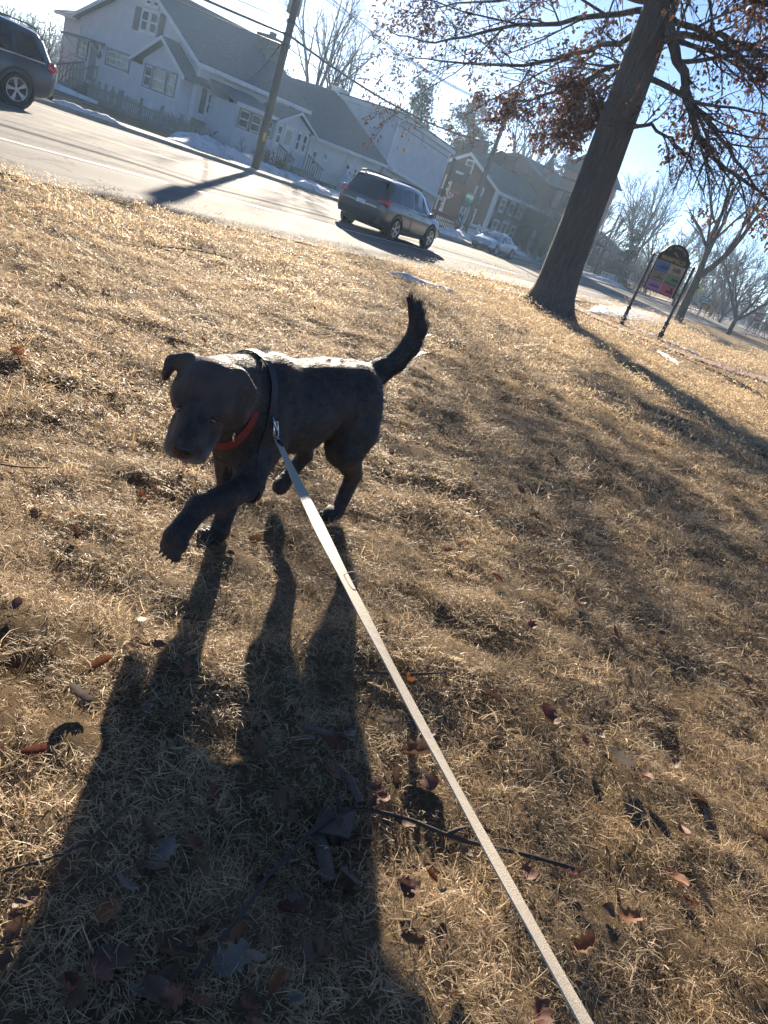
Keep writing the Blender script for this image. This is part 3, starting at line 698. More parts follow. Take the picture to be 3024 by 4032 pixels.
# ================================================================== buildings
def rect(axis, pos, u0, u1, z0, z1, d0, d1):
    """box on a wall: axis 'a' = wall facing -X at x = pos (u is y); 'b' = wall facing -Y at y = pos (u is x); d = proud of the wall"""
    if axis == 'a': return (pos - d1, pos - d0, u0, u1, z0, z1)
    return (u0, u1, pos - d1, pos - d0, z0, z1)
def window(th, axis, pos, u0, u1, z0, z1, fm, sash=None, cols=1, rows=2, fw=.08, shutters=None, sw=.3, pane=None):
    """a sash window: casing (part) with sill, panes and glazing bars (sub-parts)"""
    sash = sash or fm; n = cols; W = (u1 - u0)
    mb = MB()
    for r in ((u0, u0 + fw, z0, z1), (u1 - fw, u1, z0, z1), (u0 + fw, u1 - fw, z1 - fw, z1), (u0 + fw, u1 - fw, z0, z0 + fw)):
        mb.box(*rect(axis, pos, *r, -.02, .06))
    w = mb.build('window', fm, th)
    MB().box(*rect(axis, pos, u0 - .04, u1 + .04, z0 - .05, z0 - .002, -.01, .10)).build('sill', sash, w)
    iw = (W - 2 * fw) / n
    for i in range(n):
        a, b = u0 + fw + i * iw, u0 + fw + (i + 1) * iw
        sb = MB(); t = .045
        for r in ((a + .004, a + t, z0 + fw + .002, z1 - fw - .002), (b - t, b - .004, z0 + fw + .002, z1 - fw - .002), (a + t, b - t, z1 - fw - t, z1 - fw - .002), (a + t, b - t, z0 + fw + .002, z0 + fw + t)):
            sb.box(*rect(axis, pos, *r, .0, .040))
        for k in range(1, rows):
            zz = z0 + fw + (z1 - z0 - 2 * fw) * k / rows; sb.box(*rect(axis, pos, a + t, b - t, zz - .03, zz + .03, .0, .043))
        sb.build('sash', sash, w)
        zz = [z0 + fw + t + (z1 - z0 - 2 * fw - 2 * t) * k / rows for k in range(rows + 1)]
        for k in range(rows): MB().box(*rect(axis, pos, a + t, b - t, zz[k] + .012, zz[k + 1] - .012, .008, .018)).build('pane', pane or M['glass'], w)
    if shutters:
        for a, b in ((u0 - .03 - sw, u0 - .03), (u1 + .03, u1 + .03 + sw)):
            s = MB()
            s.box(*rect(axis, pos, a, b, z0, z1, .0, .025))
            for k in range(1, 12): zz = z0 + (z1 - z0) * k / 12; s.box(*rect(axis, pos, a + .04, b - .04, zz - .012, zz + .012, .0255, .04))
            s.build('shutter', shutters, th)
    return w
def door(th, axis, pos, u0, u1, z0, z1, fm, dm, lite=True):
    mb = MB(); fw = .09
    for r in ((u0 - fw, u0, z0, z1 + fw), (u1, u1 + fw, z0, z1 + fw), (u0, u1, z1, z1 + fw)): mb.box(*rect(axis, pos, *r, -.01, .07))
    mb.build('door_frame', fm, th)
    d = MB().box(*rect(axis, pos, u0, u1, z0, z1, -.01, .03)).build('door', dm, th)
    if lite: MB().box(*rect(axis, pos, u0 + .12, u1 - .12, z0 + (z1 - z0) * .52, z1 - .14, .032, .04)).build('pane', M['glass_lit'] if lite == 2 else M['glass'], d)
    MB().ell((pos - .07, u1 - .07, (z0 + z1) / 2 - .1) if axis == 'a' else (u1 - .07, pos - .07, (z0 + z1) / 2 - .1), .03, 8, 6).build('handle', M['galv'], d)
def slab(mb, p0, p1, p2, p3, t):
    """roof plane: four corners, thickened downwards"""
    return mb.prism([p0, p1, p2, p3], (0, 0, -t))
M['glass_lit'] = mat('door glass with blind', (.42, .40, .36), .3, (.30, .29, .27), 5)
M['hedge_wood'] = mat('brown winter stems', (.085, .06, .045), .95, (.14, .10, .075), 12)
M['sash_dark'] = mat('grey sash', (.55, .56, .58), .6)

# ---- white gabled house across the street
zg = -.62
H1 = thing('clapboard_house', 'white clapboard house with steep front gable, small gabled bay and enclosed porch beyond picket fence', 'house', (31, 40, -.3))
A0, B0, B1, A1 = 27.55, 35.2, 46.2, 35.3; EZ, RZ, RB = 3.28, 6.03, 40.4; LZ = 3.5
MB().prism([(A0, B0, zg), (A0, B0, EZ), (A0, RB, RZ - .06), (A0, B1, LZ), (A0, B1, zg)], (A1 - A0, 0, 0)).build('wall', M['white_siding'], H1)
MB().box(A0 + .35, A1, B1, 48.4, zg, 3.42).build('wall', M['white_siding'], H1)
def vpl(y0, z0, y1, z1): return (z1 - z0) / (y1 - y0)
s1, s2 = vpl(B0, EZ, RB, RZ), vpl(RB, RZ, B1, LZ); ov = .38
rf = MB()
slab(rf, (A0 - ov, B0 - ov, EZ - ov * s1 + .16), (A1 + .3, B0 - ov, EZ - ov * s1 + .16), (A1 + .3, RB, RZ + .16), (A0 - ov, RB, RZ + .16), .15)
slab(rf, (A0 - ov, RB + .002, RZ + .158), (A1 + .3, RB + .002, RZ + .158), (A1 + .3, B1 + .35, LZ + .35 * s2 + .16), (A0 - ov, B1 + .35, LZ + .35 * s2 + .16), .15)
roof1 = rf.build('roof', M['roof_grey'], H1)
rf = MB(); slab(rf, (A0 + .0, B1 + .36, 3.46), (A0 + .0, 48.95, 3.46), (A1, 48.95, 5.9), (A1, B1 + .36, 5.9), .14); rf.build('roof', M['roof_grey'], H1)
fb = MB()   # barge boards and eaves boards
def rake(x, y0, z0, y1, z1, h=.2, t=.05): fb.prism([(x, y0, z0 - h), (x, y0, z0), (x, y1, z1), (x, y1, z1 - h)], (-t, 0, 0))
rake(A0 - ov - .003, B0 - ov, EZ - ov * s1 + .14, RB, RZ + .14); rake(A0 - ov - .003, RB, RZ + .14, B1 + .35, LZ + .35 * s2 + .14)
fb.box(A0 - ov, A1 + .3, B0 - ov - .05, B0 - ov - .003, EZ - ov * s1 - .08, EZ - ov * s1 + .13)
fb.box(A0 - .06, A0 - .003, B1 + .36, 48.95, 3.26, 3.44)
fb.build('barge_board', M['white_paint'], H1)
for q in ((A0 - .035, A0 + .1, B0 - .035, B0 + .12, zg, EZ - .05), (A0 - .03, A0 - .003, B1 - .14, B1 - .02, zg, LZ), (A0 + .32, A0 + .347, 48.28, 48.4, zg, 3.3)): MB().box(*q).build('corner_board', M['white_paint'], H1)
MB().box(A0 - .02, A1, B0 - .025, B0 - .003, -.6, .68).build('foundation', M['foundation'], H1)
ch = MB().box(34.2, 35.7, 38.1, 39.1, 2, 6.05).box(34.1, 35.8, 38.0, 39.2, 6.05, 6.2).build('chimney', M['foundation'], roof1)
MB().box(34.6, 34.9, 38.4, 38.7, 6.2, 6.45).build('chimney_pot', M['foundation'], H1)
window(H1, 'a', A0, 39.12, 39.86, 3.72, 4.84, M['white_paint']); window(H1, 'a', A0, 39.90, 40.64, 3.72, 4.84, M['white_paint'])
for a, b in ((38.55, 39.05), (40.72, 41.25)):
    s = MB().box(*rect('a', A0, a, b, 3.72, 4.84, 0, .03))
    for k in range(1, 12): s.box(*rect('a', A0, a + .05, b - .05, 3.72 + 1.12 * k / 12 - .012, 3.72 + 1.12 * k / 12 + .012, .0305, .045))
    s.build('shutter', M['shutter'], H1)
window(H1, 'a', A0, 39.25, 39.86, 4.98, 5.36, M['white_paint'], rows=1); window(H1, 'a', A0, 39.90, 40.5, 4.98, 5.36, M['white_paint'], rows=1)
window(H1, 'a', A0, 40.90, 43.20, 1.58, 2.50, M['trim_grey'], M['white_paint'], 2, fw=.13)
window(H1, 'a', A0, 45.0, 46.1, 1.42, 2.52, M['trim_grey'], M['white_paint'], 2, 3, fw=.1)
door(H1, 'a', A0, 43.95, 44.75, .55, 2.42, M['white_paint'], M['trim_grey'], False)
hd = MB(); hd.prism([(A0, 43.5, 2.62), (A0 - .9, 43.5, 2.5), (A0 - .9, 46.5, 2.46), (A0, 46.5, 2.58)], (0, 0, -.12)); hd.build('door_hood', M['wood_grey'], H1)
for y in (43.6, 46.4): MB().bar((A0 - .05, y, 1.9), (A0 - .8, y, 2.42), .06).build('bracket', M['white_paint'], H1)
MB().ell((A0 - .12, 43.72, 1.95), (.08, .2, .17), 10, 6).build('wreath', M['shutter'], H1)
# steps and hand rails to the side door
st = MB()
for k in range(4): st.box(A0 - .9 - .28 * (4 - k) + .3, A0 - .04, 43.7, 44.95, -.4, -.2 + .19 * k)
st.build('steps', M['wood_grey'], H1)
for y in (43.62, 45.02):
    rl = MB(); rl.bar((A0 - .1, y, 1.35), (A0 - 1.75, y, .72), .07, .09)
    for k in range(9): x = A0 - .15 - k * .19; zt = 1.35 - (A0 - .1 - x) * .382; rl.box(x - .02, x + .02, y - .02, y + .02, -.3 - .0, zt)
    rl.build('hand_rail', M['wood_grey'], H1)
# gabled bay
BX = 26.8
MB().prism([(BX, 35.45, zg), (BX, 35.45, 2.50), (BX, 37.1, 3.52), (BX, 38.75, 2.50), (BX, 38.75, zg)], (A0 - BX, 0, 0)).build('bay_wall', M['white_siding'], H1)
rf = MB()
slab(rf, (BX - .35, 34.75, 2.34), (A0 + .6, 34.75, 2.34), (A0 + .6, 37.1, 3.78), (BX - .35, 37.1, 3.78), .12)
slab(rf, (BX - .35, 37.102, 3.777), (A0 + .6, 37.102, 3.777), (A0 + .6, 39.45, 2.34), (BX - .35, 39.45, 2.34), .12)
rf.build('bay_roof', M['roof_grey'], H1)
fb = MB()
for y0, z0, y1, z1 in ((34.75, 2.32, 37.1, 3.76), (37.1, 3.76, 39.45, 2.32)): fb.prism([(BX - .353, y0, z0 - .17), (BX - .353, y0, z0), (BX - .353, y1, z1), (BX - .353, y1, z1 - .17)], (-.05, 0, 0))
fb.build('bay_barge_board', M['white_paint'], H1)
window(H1, 'a', BX, 35.72, 36.48, 1.21, 2.36, M['trim_grey'], M['white_paint'], 1, fw=.09)
window(H1, 'a', BX, 36.52, 37.68, 1.21, 2.36, M['trim_grey'], M['white_paint'], 1, fw=.09)
window(H1, 'a', BX, 37.72, 38.48, 1.21, 2.36, M['trim_grey'], M['white_paint'], 1, fw=.09)
# street side
window(H1, 'b', B0, 28.38, 29.04, 1.02, 2.14, M['white_paint']); window(H1, 'b', B0, 29.08, 29.76, 1.02, 2.14, M['white_paint'])
for a, b in ((28.02, 28.33), (29.80, 30.1)):
    s = MB().box(*rect('b', B0, a, b, 1.0, 2.2, 0, .03))
    for k in range(1, 12): s.box(*rect('b', B0, a + .04, b - .04, 1. + .1 * k - .012, 1. + .1 * k + .012, .0305, .045))
    s.build('shutter', M['shutter'], H1)
# enclosed porch
PB = 33.0
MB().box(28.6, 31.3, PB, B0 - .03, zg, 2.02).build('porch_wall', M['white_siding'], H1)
rf = MB(); slab(rf, (28.25, PB - .3, 2.16), (31.25, PB - .3, 2.16), (31.25, B0 - .05, 2.75), (28.25, B0 - .05, 2.75), .1); rf.build('porch_roof', M['roof_grey'], H1)
MB().box(28.25, 31.25, PB - .36, PB - .303, 1.98, 2.16).build('gutter', M['white_paint'], H1)
for a in (28.75, 29.6, 30.45): window(H1, 'b', PB, a, a + .8, 1.0, 1.95, M['wood_grey'], M['sash_dark'], 1, fw=.07)
MB().box(31.3, 34.0, PB - .15, B0 - .03, zg, 2.06).build('entry_wall', M['white_siding'], H1)
MB().prism([(31.3, PB - .152, 2.06), (34.0, PB - .152, 2.06), (32.65, PB - .152, 2.70)], (0, 2.0, 0)).build('entry_gable', M['white_siding'], H1)
rf = MB()
slab(rf, (31.0, PB - .45, 2.0), (32.65, PB - .45, 2.86), (32.65, B0, 2.86), (31.0, B0, 2.0), .09); slab(rf, (32.652, PB - .45, 2.857), (34.3, PB - .45, 2.0), (34.3, B0, 2.0), (32.652, B0, 2.857), .09)
rf.build('entry_roof', M['roof_grey'], H1)
fb = MB()
for x0, z0, x1, z1 in ((31.0, 1.99, 32.65, 2.85), (32.65, 2.85, 34.3, 1.99)): fb.prism([(x0, PB - .453, z0 - .13), (x0, PB - .453, z0), (x1, PB - .453, z1), (x1, PB - .453, z1 - .13)], (0, -.05, 0))
fb.build('entry_barge_board', M['white_paint'], H1)
door(H1, 'b', PB - .15, 32.0, 32.7, .1, 1.92, M['white_paint'], M['cream_siding'], 2)
window(H1, 'b', PB - .15, 31.4, 31.85, .9, 1.9, M['white_paint'], rows=2, fw=.05); window(H1, 'b', PB - .15, 32.95, 33.35, .9, 1.9, M['white_paint'], fw=.05); window(H1, 'b', PB - .15, 33.45, 33.85, .9, 1.9, M['white_paint'], fw=.05)
st = MB()
for k in range(3): st.box(32.0 - .2, 34.2, PB - .95 - .27 * (2 - k), PB - .16, -.45, -.25 + .17 * k)
st.build('steps', M['wood_grey'], H1)
for xx in (34.2, 31.8):
    rl = MB(); rl.bar((xx, PB - .2, .95), (xx, PB - 1.6, .48), .07, .08)
    for k in range(8): y = PB - .25 - .18 * k; rl.box(xx - .02, xx + .02, y - .02, y + .02, -.4, .93 - .33 * (PB - .2 - y))
    rl.build('hand_rail', M['wood_grey'], H1)
MB().box(28.6, 34.0, PB - .18, PB - .02 - .0, -.6, -.12).build('foundation', M['foundation'], H1)

# ---- picket fence in front of the gable
PF = thing('picket_fence', 'weathered grey picket fence with pointed pickets below the white gable', 'fence', (24, 35, -.25))
def fence_run(p0, p1, n):
    for i in range(n):
        t = i / (n - 1); x = p0[0] + (p1[0] - p0[0]) * t; y = p0[1] + (p1[1] - p0[1]) * t; z = ter(x) - .05 + .16 * mnoise.noise((t * 4, 0, 0)); h = .84 + R.uniform(-.03, .03)
        MB().prism([(x, y - .04, z), (x, y + .04, z), (x, y + .04, z + h - .07), (x, y, z + h), (x, y - .04, z + h - .07)], (-.025, 0, 0)).build('picket', M['wood_grey'], PF)
    mb = MB()
    for zz in (.2, .62): mb.bar((p0[0] + .03, p0[1], ter(p0[0]) + zz), (p1[0] + .03, p1[1], ter(p1[0]) + zz), .04, .08)
    mb.build('rail', M['wood_grey'], PF)
    for t in np.linspace(0, 1, 5):
        x = p0[0] + (p1[0] - p0[0]) * t; y = p0[1] + (p1[1] - p0[1]) * t
        MB().box(x + .06, x + .15, y - .05, y + .05, ter(x) - .1, ter(x) + .98).build('post', M['wood_grey'], PF)
fence_run((24.0, 38.6), (24.0, 36.2), 18); fence_run((24.0, 36.0), (24.2, 29.9), 44)

# ---- long low white building
H2 = thing('low_shop', 'long low cream clapboard shop with big grey roof beside the gabled house', 'building', (37, 36, -.4))
LB = 33.1
MB().box(34.35, 41.2, LB, 42, -.9, 2.0).build('wall', M['cream_siding'], H2)
rf = MB(); slab(rf, (33.9, LB - .35, 1.98), (41.3, LB - .35, 2.1), (41.3, 38.6, 5.12), (34.6, 38.6, 4.5), .14); slab(rf, (34.6, 38.602, 4.497), (41.3, 38.602, 5.117), (41.3, 43, 2.1), (34.2, 43, 2.1), .14)
r2 = rf.build('roof', M['roof_grey'], H2)
MB().box(33.9, 41.3, LB - .42, LB - .355, 1.80, 1.98).build('gutter', M['white_paint'], H2)
MB().prism([(34.35, LB, 1.9), (34.35, 38.6, 4.35), (34.35, 42, 2.2), (34.35, 42, 1.9)], (.15, 0, 0)).build('gable_wall', M['cream_siding'], H2)
c2 = MB().box(41.0, 41.9, 38.2, 38.9, 4.2, 5.3).box(40.95, 41.95, 38.15, 38.95, 5.3, 5.4).build('chimney', M['white_paint'], r2)
window(H2, 'b', LB, 34.75, 35.2, .45, 1.35, M['white_paint']); window(H2, 'b', LB, 35.75, 36.05, .95, 1.4, M['white_paint'], rows=1, fw=.05)
window(H2, 'b', LB, 38.6, 39.1, .45, 1.25, M['white_paint']); window(H2, 'b', LB, 40.2, 40.7, .45, 1.25, M['white_paint'])
MB().tube([(37.75, LB - .06, 1.9), (37.75, LB - .06, -.5)], .035, 8).build('downpipe', M['galv'], H2)
MB().box(34.33, 41.2, LB - .03, LB - .003, -.9, -.2).build('foundation', M['foundation'], H2)
# ---- tall blank white building
H3 = thing('tall_white_building', 'tall white clapboard building with blank street wall and flat cornice', 'building', (44.5, 37, -.5))
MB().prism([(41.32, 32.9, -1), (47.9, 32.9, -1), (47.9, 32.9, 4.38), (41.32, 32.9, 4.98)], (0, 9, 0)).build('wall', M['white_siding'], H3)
MB().prism([(41.2, 32.6, 4.80), (48.05, 32.6, 4.2), (48.05, 32.6, 4.46), (41.2, 32.6, 5.06)], (0, 9.6, 0)).build('cornice', M['white_paint'], H3)
MB().prism([(41.1, 32.5, 5.062), (48.15, 32.5, 4.462), (48.15, 32.5, 4.53), (41.1, 32.5, 5.13)], (0, 9.8, 0)).build('roof', M['roof_grey'], H3)
MB().prism([(41.3, 32.86, 4.4), (47.92, 32.86, 3.85), (47.92, 32.86, 3.9), (41.3, 32.86, 4.45)], (0, .03, 0)).build('frieze_line', M['trim_grey'], H3)
MB().prism([(41.3, 32.2, 1.75), (48.0, 32.2, 1.1), (48.0, 32.2, 1.3), (41.3, 32.2, 1.95)], (0, .69, .1)).build('awning', M['white_paint'], H3)
for q in ((41.28, 41.42, 32.86, 32.897, -1, 4.75), (47.78, 47.92, 32.86, 32.897, -1, 4.2)): MB().box(*q).build('corner_board', M['white_paint'], H3)

# ---- brick house
H4 = thing('brick_house', 'brown brick house with white gable trim, tall chimneys and black shutters', 'house', (56, 34, -.6))
GA, GB0, GB1 = 52.74, 31.0, 37.4; EZ4 = 3.2
MB().prism([(GA, GB0, -1.2), (GA, GB0, EZ4), (GA, 34.2, 4.9), (GA, GB1, EZ4), (GA, GB1, -1.2)], (9.3, 0, 0)).build('wall', M['brick'], H4)
rf = MB(); sl4 = (4.9 - EZ4) / 3.2
slab(rf, (GA - .3, GB0 - .35, EZ4 - .35 * sl4 + .14), (62.3, GB0 - .35, EZ4 - .35 * sl4 + .14), (62.3, 34.2, 5.04), (GA - .3, 34.2, 5.04), .13)
slab(rf, (GA - .3, 34.202, 5.037), (62.3, 34.202, 5.037), (62.3, GB1 + .35, EZ4 - .35 * sl4 + .14), (GA - .3, GB1 + .35, EZ4 - .35 * sl4 + .14), .13)
r4 = rf.build('roof', M['slate'], H4)
fb = MB()
for y0, z0, y1, z1 in ((GB0 - .35, EZ4 - .35 * sl4 + .12, 34.2, 5.02), (34.2, 5.02, GB1 + .35, EZ4 - .35 * sl4 + .12)): fb.prism([(GA - .303, y0, z0 - .24), (GA - .303, y0, z0), (GA - .303, y1, z1), (GA - .303, y1, z1 - .24)], (-.06, 0, 0))
fb.box(GA - .3, 62.3, GB0 - .40, GB0 - .353, EZ4 - .30, EZ4 - .05)
fb.build('barge_board', M['white_paint'], H4)
MB().box(GA - .04, GA + .22, GB0 - .04, GB0 + .22, -1, EZ4 - .1).build('corner_board', M['white_paint'], H4)
for x, y, w in ((55.9, 35.6, .8), (58.6, 35.6, .8), (61.4, 35.6, .7)): MB().box(x, x + w, y, y + .9, 3.5, 6.1 + .1 * w).box(x - .08, x + w + .08, y - .08, y + .98, 6.18, 6.3).build('chimney', M['brick'], r4)
window(H4, 'a', GA, 33.8, 34.55, 3.64, 4.55, M['white_paint']); window(H4, 'a', GA, 32.2, 32.95, 2.0, 3.02, M['white_paint']); window(H4, 'a', GA, 32.2, 32.95, .42, 1.45, M['white_paint'])
window(H4, 'a', GA, 35.2, 35.95, 2.0, 3.02, M['white_paint']); window(H4, 'a', GA, 35.2, 35.95, .42, 1.45, M['white_paint'])
for x in (53.6, 55.1, 56.6): window(H4, 'b', GB0, x, x + .8, 1.85, 2.85, M['white_paint'], shutters=M['black_metal'], sw=.28)
for x in (53.6, 56.6): window(H4, 'b', GB0, x, x + .8, .1, 1.25, M['white_paint'], shutters=M['black_metal'], sw=.28)
door(H4, 'b', GB0, 55.1, 55.9, -.5, 1.3, M['white_paint'], M['white_paint'])
MB().box(GA - .08, GA - .003, 31, GB1, -1, .02).build('skirting', M['white_paint'], H4)
for x in (57.9, 59.6, 61.3): MB().box(x - .1, x + .1, GB0 - 1.6, GB0 - 1.4, -1, 1.5).build('porch_post', M['white_paint'], H4)
MB().box(57.6, 62, GB0 - 1.8, GB0 - .003, 1.5, 1.68).build('porch_roof', M['slate'], H4)

# ---- brownstone building with turret and tower
H5 = thing('brownstone_hall', 'dark brownstone hall with pointed turret and corner tower behind the oak trunk', 'building', (68, 35, -.7))
MB().box(62.4, 74, 32.6, 42, -1.3, 5.3).build('wall', M['dark_brick'], H5)
rf = MB(); slab(rf, (62.2, 32.3, 5.3), (74.2, 32.3, 5.3), (72, 37, 7.2), (64, 37, 7.0), .12); rf.prism([(62.2, 32.3, 5.3), (64, 37, 7.0), (62.2, 42, 5.3)], (0, 0, -.1)); slab(rf, (64, 37.01, 6.99), (72, 37.01, 7.19), (74.2, 42, 5.3), (62.2, 42, 5.3), .12)
rf.build('roof', M['slate'], H5)
MB().lathe((63.3, 33.3, 4.6), (0, 0, 1), [(-2, .36), (0, .40), (1.55, .40), (1.6, .5), (1.75, .5)], 8).build('turret', M['terracotta'], H5)
MB().lathe((63.3, 33.3, 6.36), (0, 0, 1), [(0, .56), (.9, .20), (1.75, .015)], 8).build('spire', M['slate'], H5)
MB().prism([(61.5, 36.8, 5.4), (61.5, 33.8, 5.4), (61.5, 35.3, 6.6)], (1.2, 0, 0)).build('dormer_gable', M['dark_brick'], H5)
TW = (64.2, 67.8, 28.6, 32.2)
MB().box(*TW, -1.2, 7.0).build('tower', M['terracotta'], H5)
MB().add([(63.8, 28.2, 6.95), (68.2, 28.2, 6.95), (68.2, 32.6, 6.95), (63.8, 32.6, 6.95), (66, 30.4, 9.9)], [(0, 1, 4), (1, 2, 4), (2, 3, 4), (3, 0, 4), (3, 2, 1, 0)]).build('tower_roof', M['slate'], H5)
bd = MB()
for z in (6.2, 5.2, 3.6, 2.9): bd.box(64.12, 64.197, 28.55, 32.25, z, z + .16)
for y in (29.3, 30.3, 31.3): bd.box(64.13, 64.197, y, y + .14, 3.8, 5.2)
bd.build('string_course', M['dark_brick'], H5)
for y in (29.46, 30.46): window(H5, 'a', 64.2, y, y + .8, 3.85, 5.1, M['dark_brick'], M['dark_brick'], fw=.06)
for y in (33.5, 35.5, 37.5): window(H5, 'a', 62.4, y, y + .9, 2.0, 3.8, M['terracotta'], M['dark_brick'])

# ---- white house far right, green roof
H6 = thing('shuttered_house', 'small white house with green roof and dark shutters seen right of the oak trunk', 'house', (93, 39, -.8))
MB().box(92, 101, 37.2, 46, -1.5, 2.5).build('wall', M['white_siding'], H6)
rf = MB(); slab(rf, (91.6, 36.8, 2.45), (101.4, 36.8, 2.45), (100.6, 41.6, 4.3), (92.2, 41.6, 4.3), .12); slab(rf, (92.2, 41.602, 4.297), (100.6, 41.602, 4.297), (101.4, 46.4, 2.45), (91.6, 46.4, 2.45), .12); rf.prism([(91.9, 37.2, 2.45), (92.3, 41.6, 4.2), (91.9, 46, 2.45)], (.1, 0, 0))
rf.build('roof', M['roof_green'], H6)
window(H6, 'a', 92, 38.0, 38.6, 1.5, 2.3, M['white_paint'], shutters=M['black_metal'], sw=.25); window(H6, 'a', 92, 38.0, 38.6, -.2, .6, M['white_paint'], shutters=M['black_metal'], sw=.25)
window(H6, 'a', 92, 40.6, 41.2, 1.5, 2.3, M['white_paint'], shutters=M['black_metal'], sw=.25)
for x in (93, 95, 97): MB().box(x, x + .12, 36.0, 36.12, -1, 1.3).build('porch_post', M['white_paint'], H6)
MB().box(92.6, 98, 35.8, 37.19, 1.3, 1.45).build('porch_roof', M['roof_green'], H6)
# ================================================================== trees
M['bark'] = mat('grey brown bark', (.072, .063, .057), .95, (.125, .110, .100), 5, 8, 1., 11, stretch=(3.4, 3.4, .6), dist=.09)
M['bark_dark'] = mat('dark bare tree bark', (.050, .040, .034), .95, (.085, .068, .058), 5, 6, .6, 18, stretch=(3, 3, .7))
M['twig'] = mat('dark twigs', (.050, .038, .030), .9, (.075, .058, .045), 4)
M['twig_red'] = mat('reddish brown twigs', (.085, .055, .042), .9, (.13, .085, .065), 3)
M['oak_leaf'] = foliage('brown oak leaves', (.070, .034, .022), (.16, .075, .042), .35, .6)
M['needle'] = foliage('pine needles', (.022, .032, .020), (.045, .058, .032), .2, .6)
M['needle_dark'] = foliage('dark spruce needles', (.014, .022, .018), (.030, .042, .030), .15, .6)
M['brown_leaf'] = foliage('withered brown leaves', (.10, .065, .04), (.19, .13, .08), .35, .7)
def rv(r, s=1.): return Vector((r.gauss(0, s), r.gauss(0, s), r.gauss(0, s)))
class Tree:
    """branches as tapered tubes; tips collected for leaves"""
    def __init__(s, seed): s.r = random.Random(seed); s.wood = MB(); s.fine = MB(); s.tips = []
    def path(s, p, d, L, n, wander, pull, droop=0.):
        pts = [Vector(p)]; d = Vector(d).normalized(); q = Vector(p)
        for i in range(n):
            d = (d + rv(s.r, wander) + Vector(pull) / n + Vector((0, 0, -droop * (i / n)))).normalized(); q = q + d * L / n; pts.append(q.copy())
        return pts
    def branch(s, pts, r0, r1, depth, cfg):
        n = len(pts); rad = [r0 + (r1 - r0) * (i / (n - 1)) for i in range(n)]
        k = 10 if r0 > .15 else 6 if r0 > .04 else 4 if r0 > .015 else 3
        (s.wood if r0 > cfg.get('split', .03) else s.fine).tube(pts, rad, k, cap=(r0 > .05))
        L = sum((pts[i + 1] - pts[i]).length for i in range(n - 1))
        if depth >= cfg['depth']:
            s.tips.append((pts[-1], (pts[-1] - pts[-2]).normalized())); 
            if len(pts) > 2: s.tips.append((pts[len(pts) // 2], (pts[-1] - pts[-2]).normalized()))
            return
        m = cfg['kids'][depth]; m = s.r.randint(*m) if isinstance(m, tuple) else m
        for j in range(m):
            t = cfg.get('t0', .25) + (1 - cfg.get('t0', .25)) * (j + s.r.random()) / m; i = min(n - 2, int(t * (n - 1))); f = t * (n - 1) - i
            p = pts[i].lerp(pts[i + 1], f); d0 = (pts[i + 1] - pts[i]).normalized(); sd = d0.cross(rv(s.r)).normalized()
            a = math.radians(s.r.uniform(*cfg['ang'])); d = d0 * math.cos(a) + sd * math.sin(a)
            l = L * s.r.uniform(*cfg['len']) * (1.15 - .6 * t); rr = max(cfg['rmin'], rad[i] * cfg.get('rk', .55))
            s.branch(s.path(p, d, l, max(3, 5 - depth), cfg['wander'], cfg['pull'], cfg.get('droop', 0)), rr, max(cfg['rmin'] * .6, rr * .35), depth + 1, cfg)
        s.tips.append((pts[-1], (pts[-1] - pts[-2]).normalized()))
def leaf_faces(mb, r, p, d, size, lobed=True):
    """one small bent leaf"""
    d = (Vector(d) + rv(r, .8) + Vector((0, 0, -.5))).normalized(); s = d.cross(rv(r)).normalized(); n = d.cross(s); L = size * r.uniform(.7, 1.3); w = L * r.uniform(.28, .42); c = n * L * r.uniform(-.25, .25)
    if lobed:
        mb.add([p, p + d * L * .3 + s * w, p + d * L * .42 + s * w * .35, p + d * L * .68 + s * w * .8 + c, p + d * L + c * 1.5, p + d * L * .66 - s * w * .8 + c, p + d * L * .42 - s * w * .35, p + d * L * .28 - s * w], [(0, 1, 2, 6, 7), (2, 3, 4, 5, 6)])
    else: mb.add([p, p + d * L * .5 + s * w, p + d * L + c, p + d * L * .5 - s * w], [(0, 1, 2, 3)])

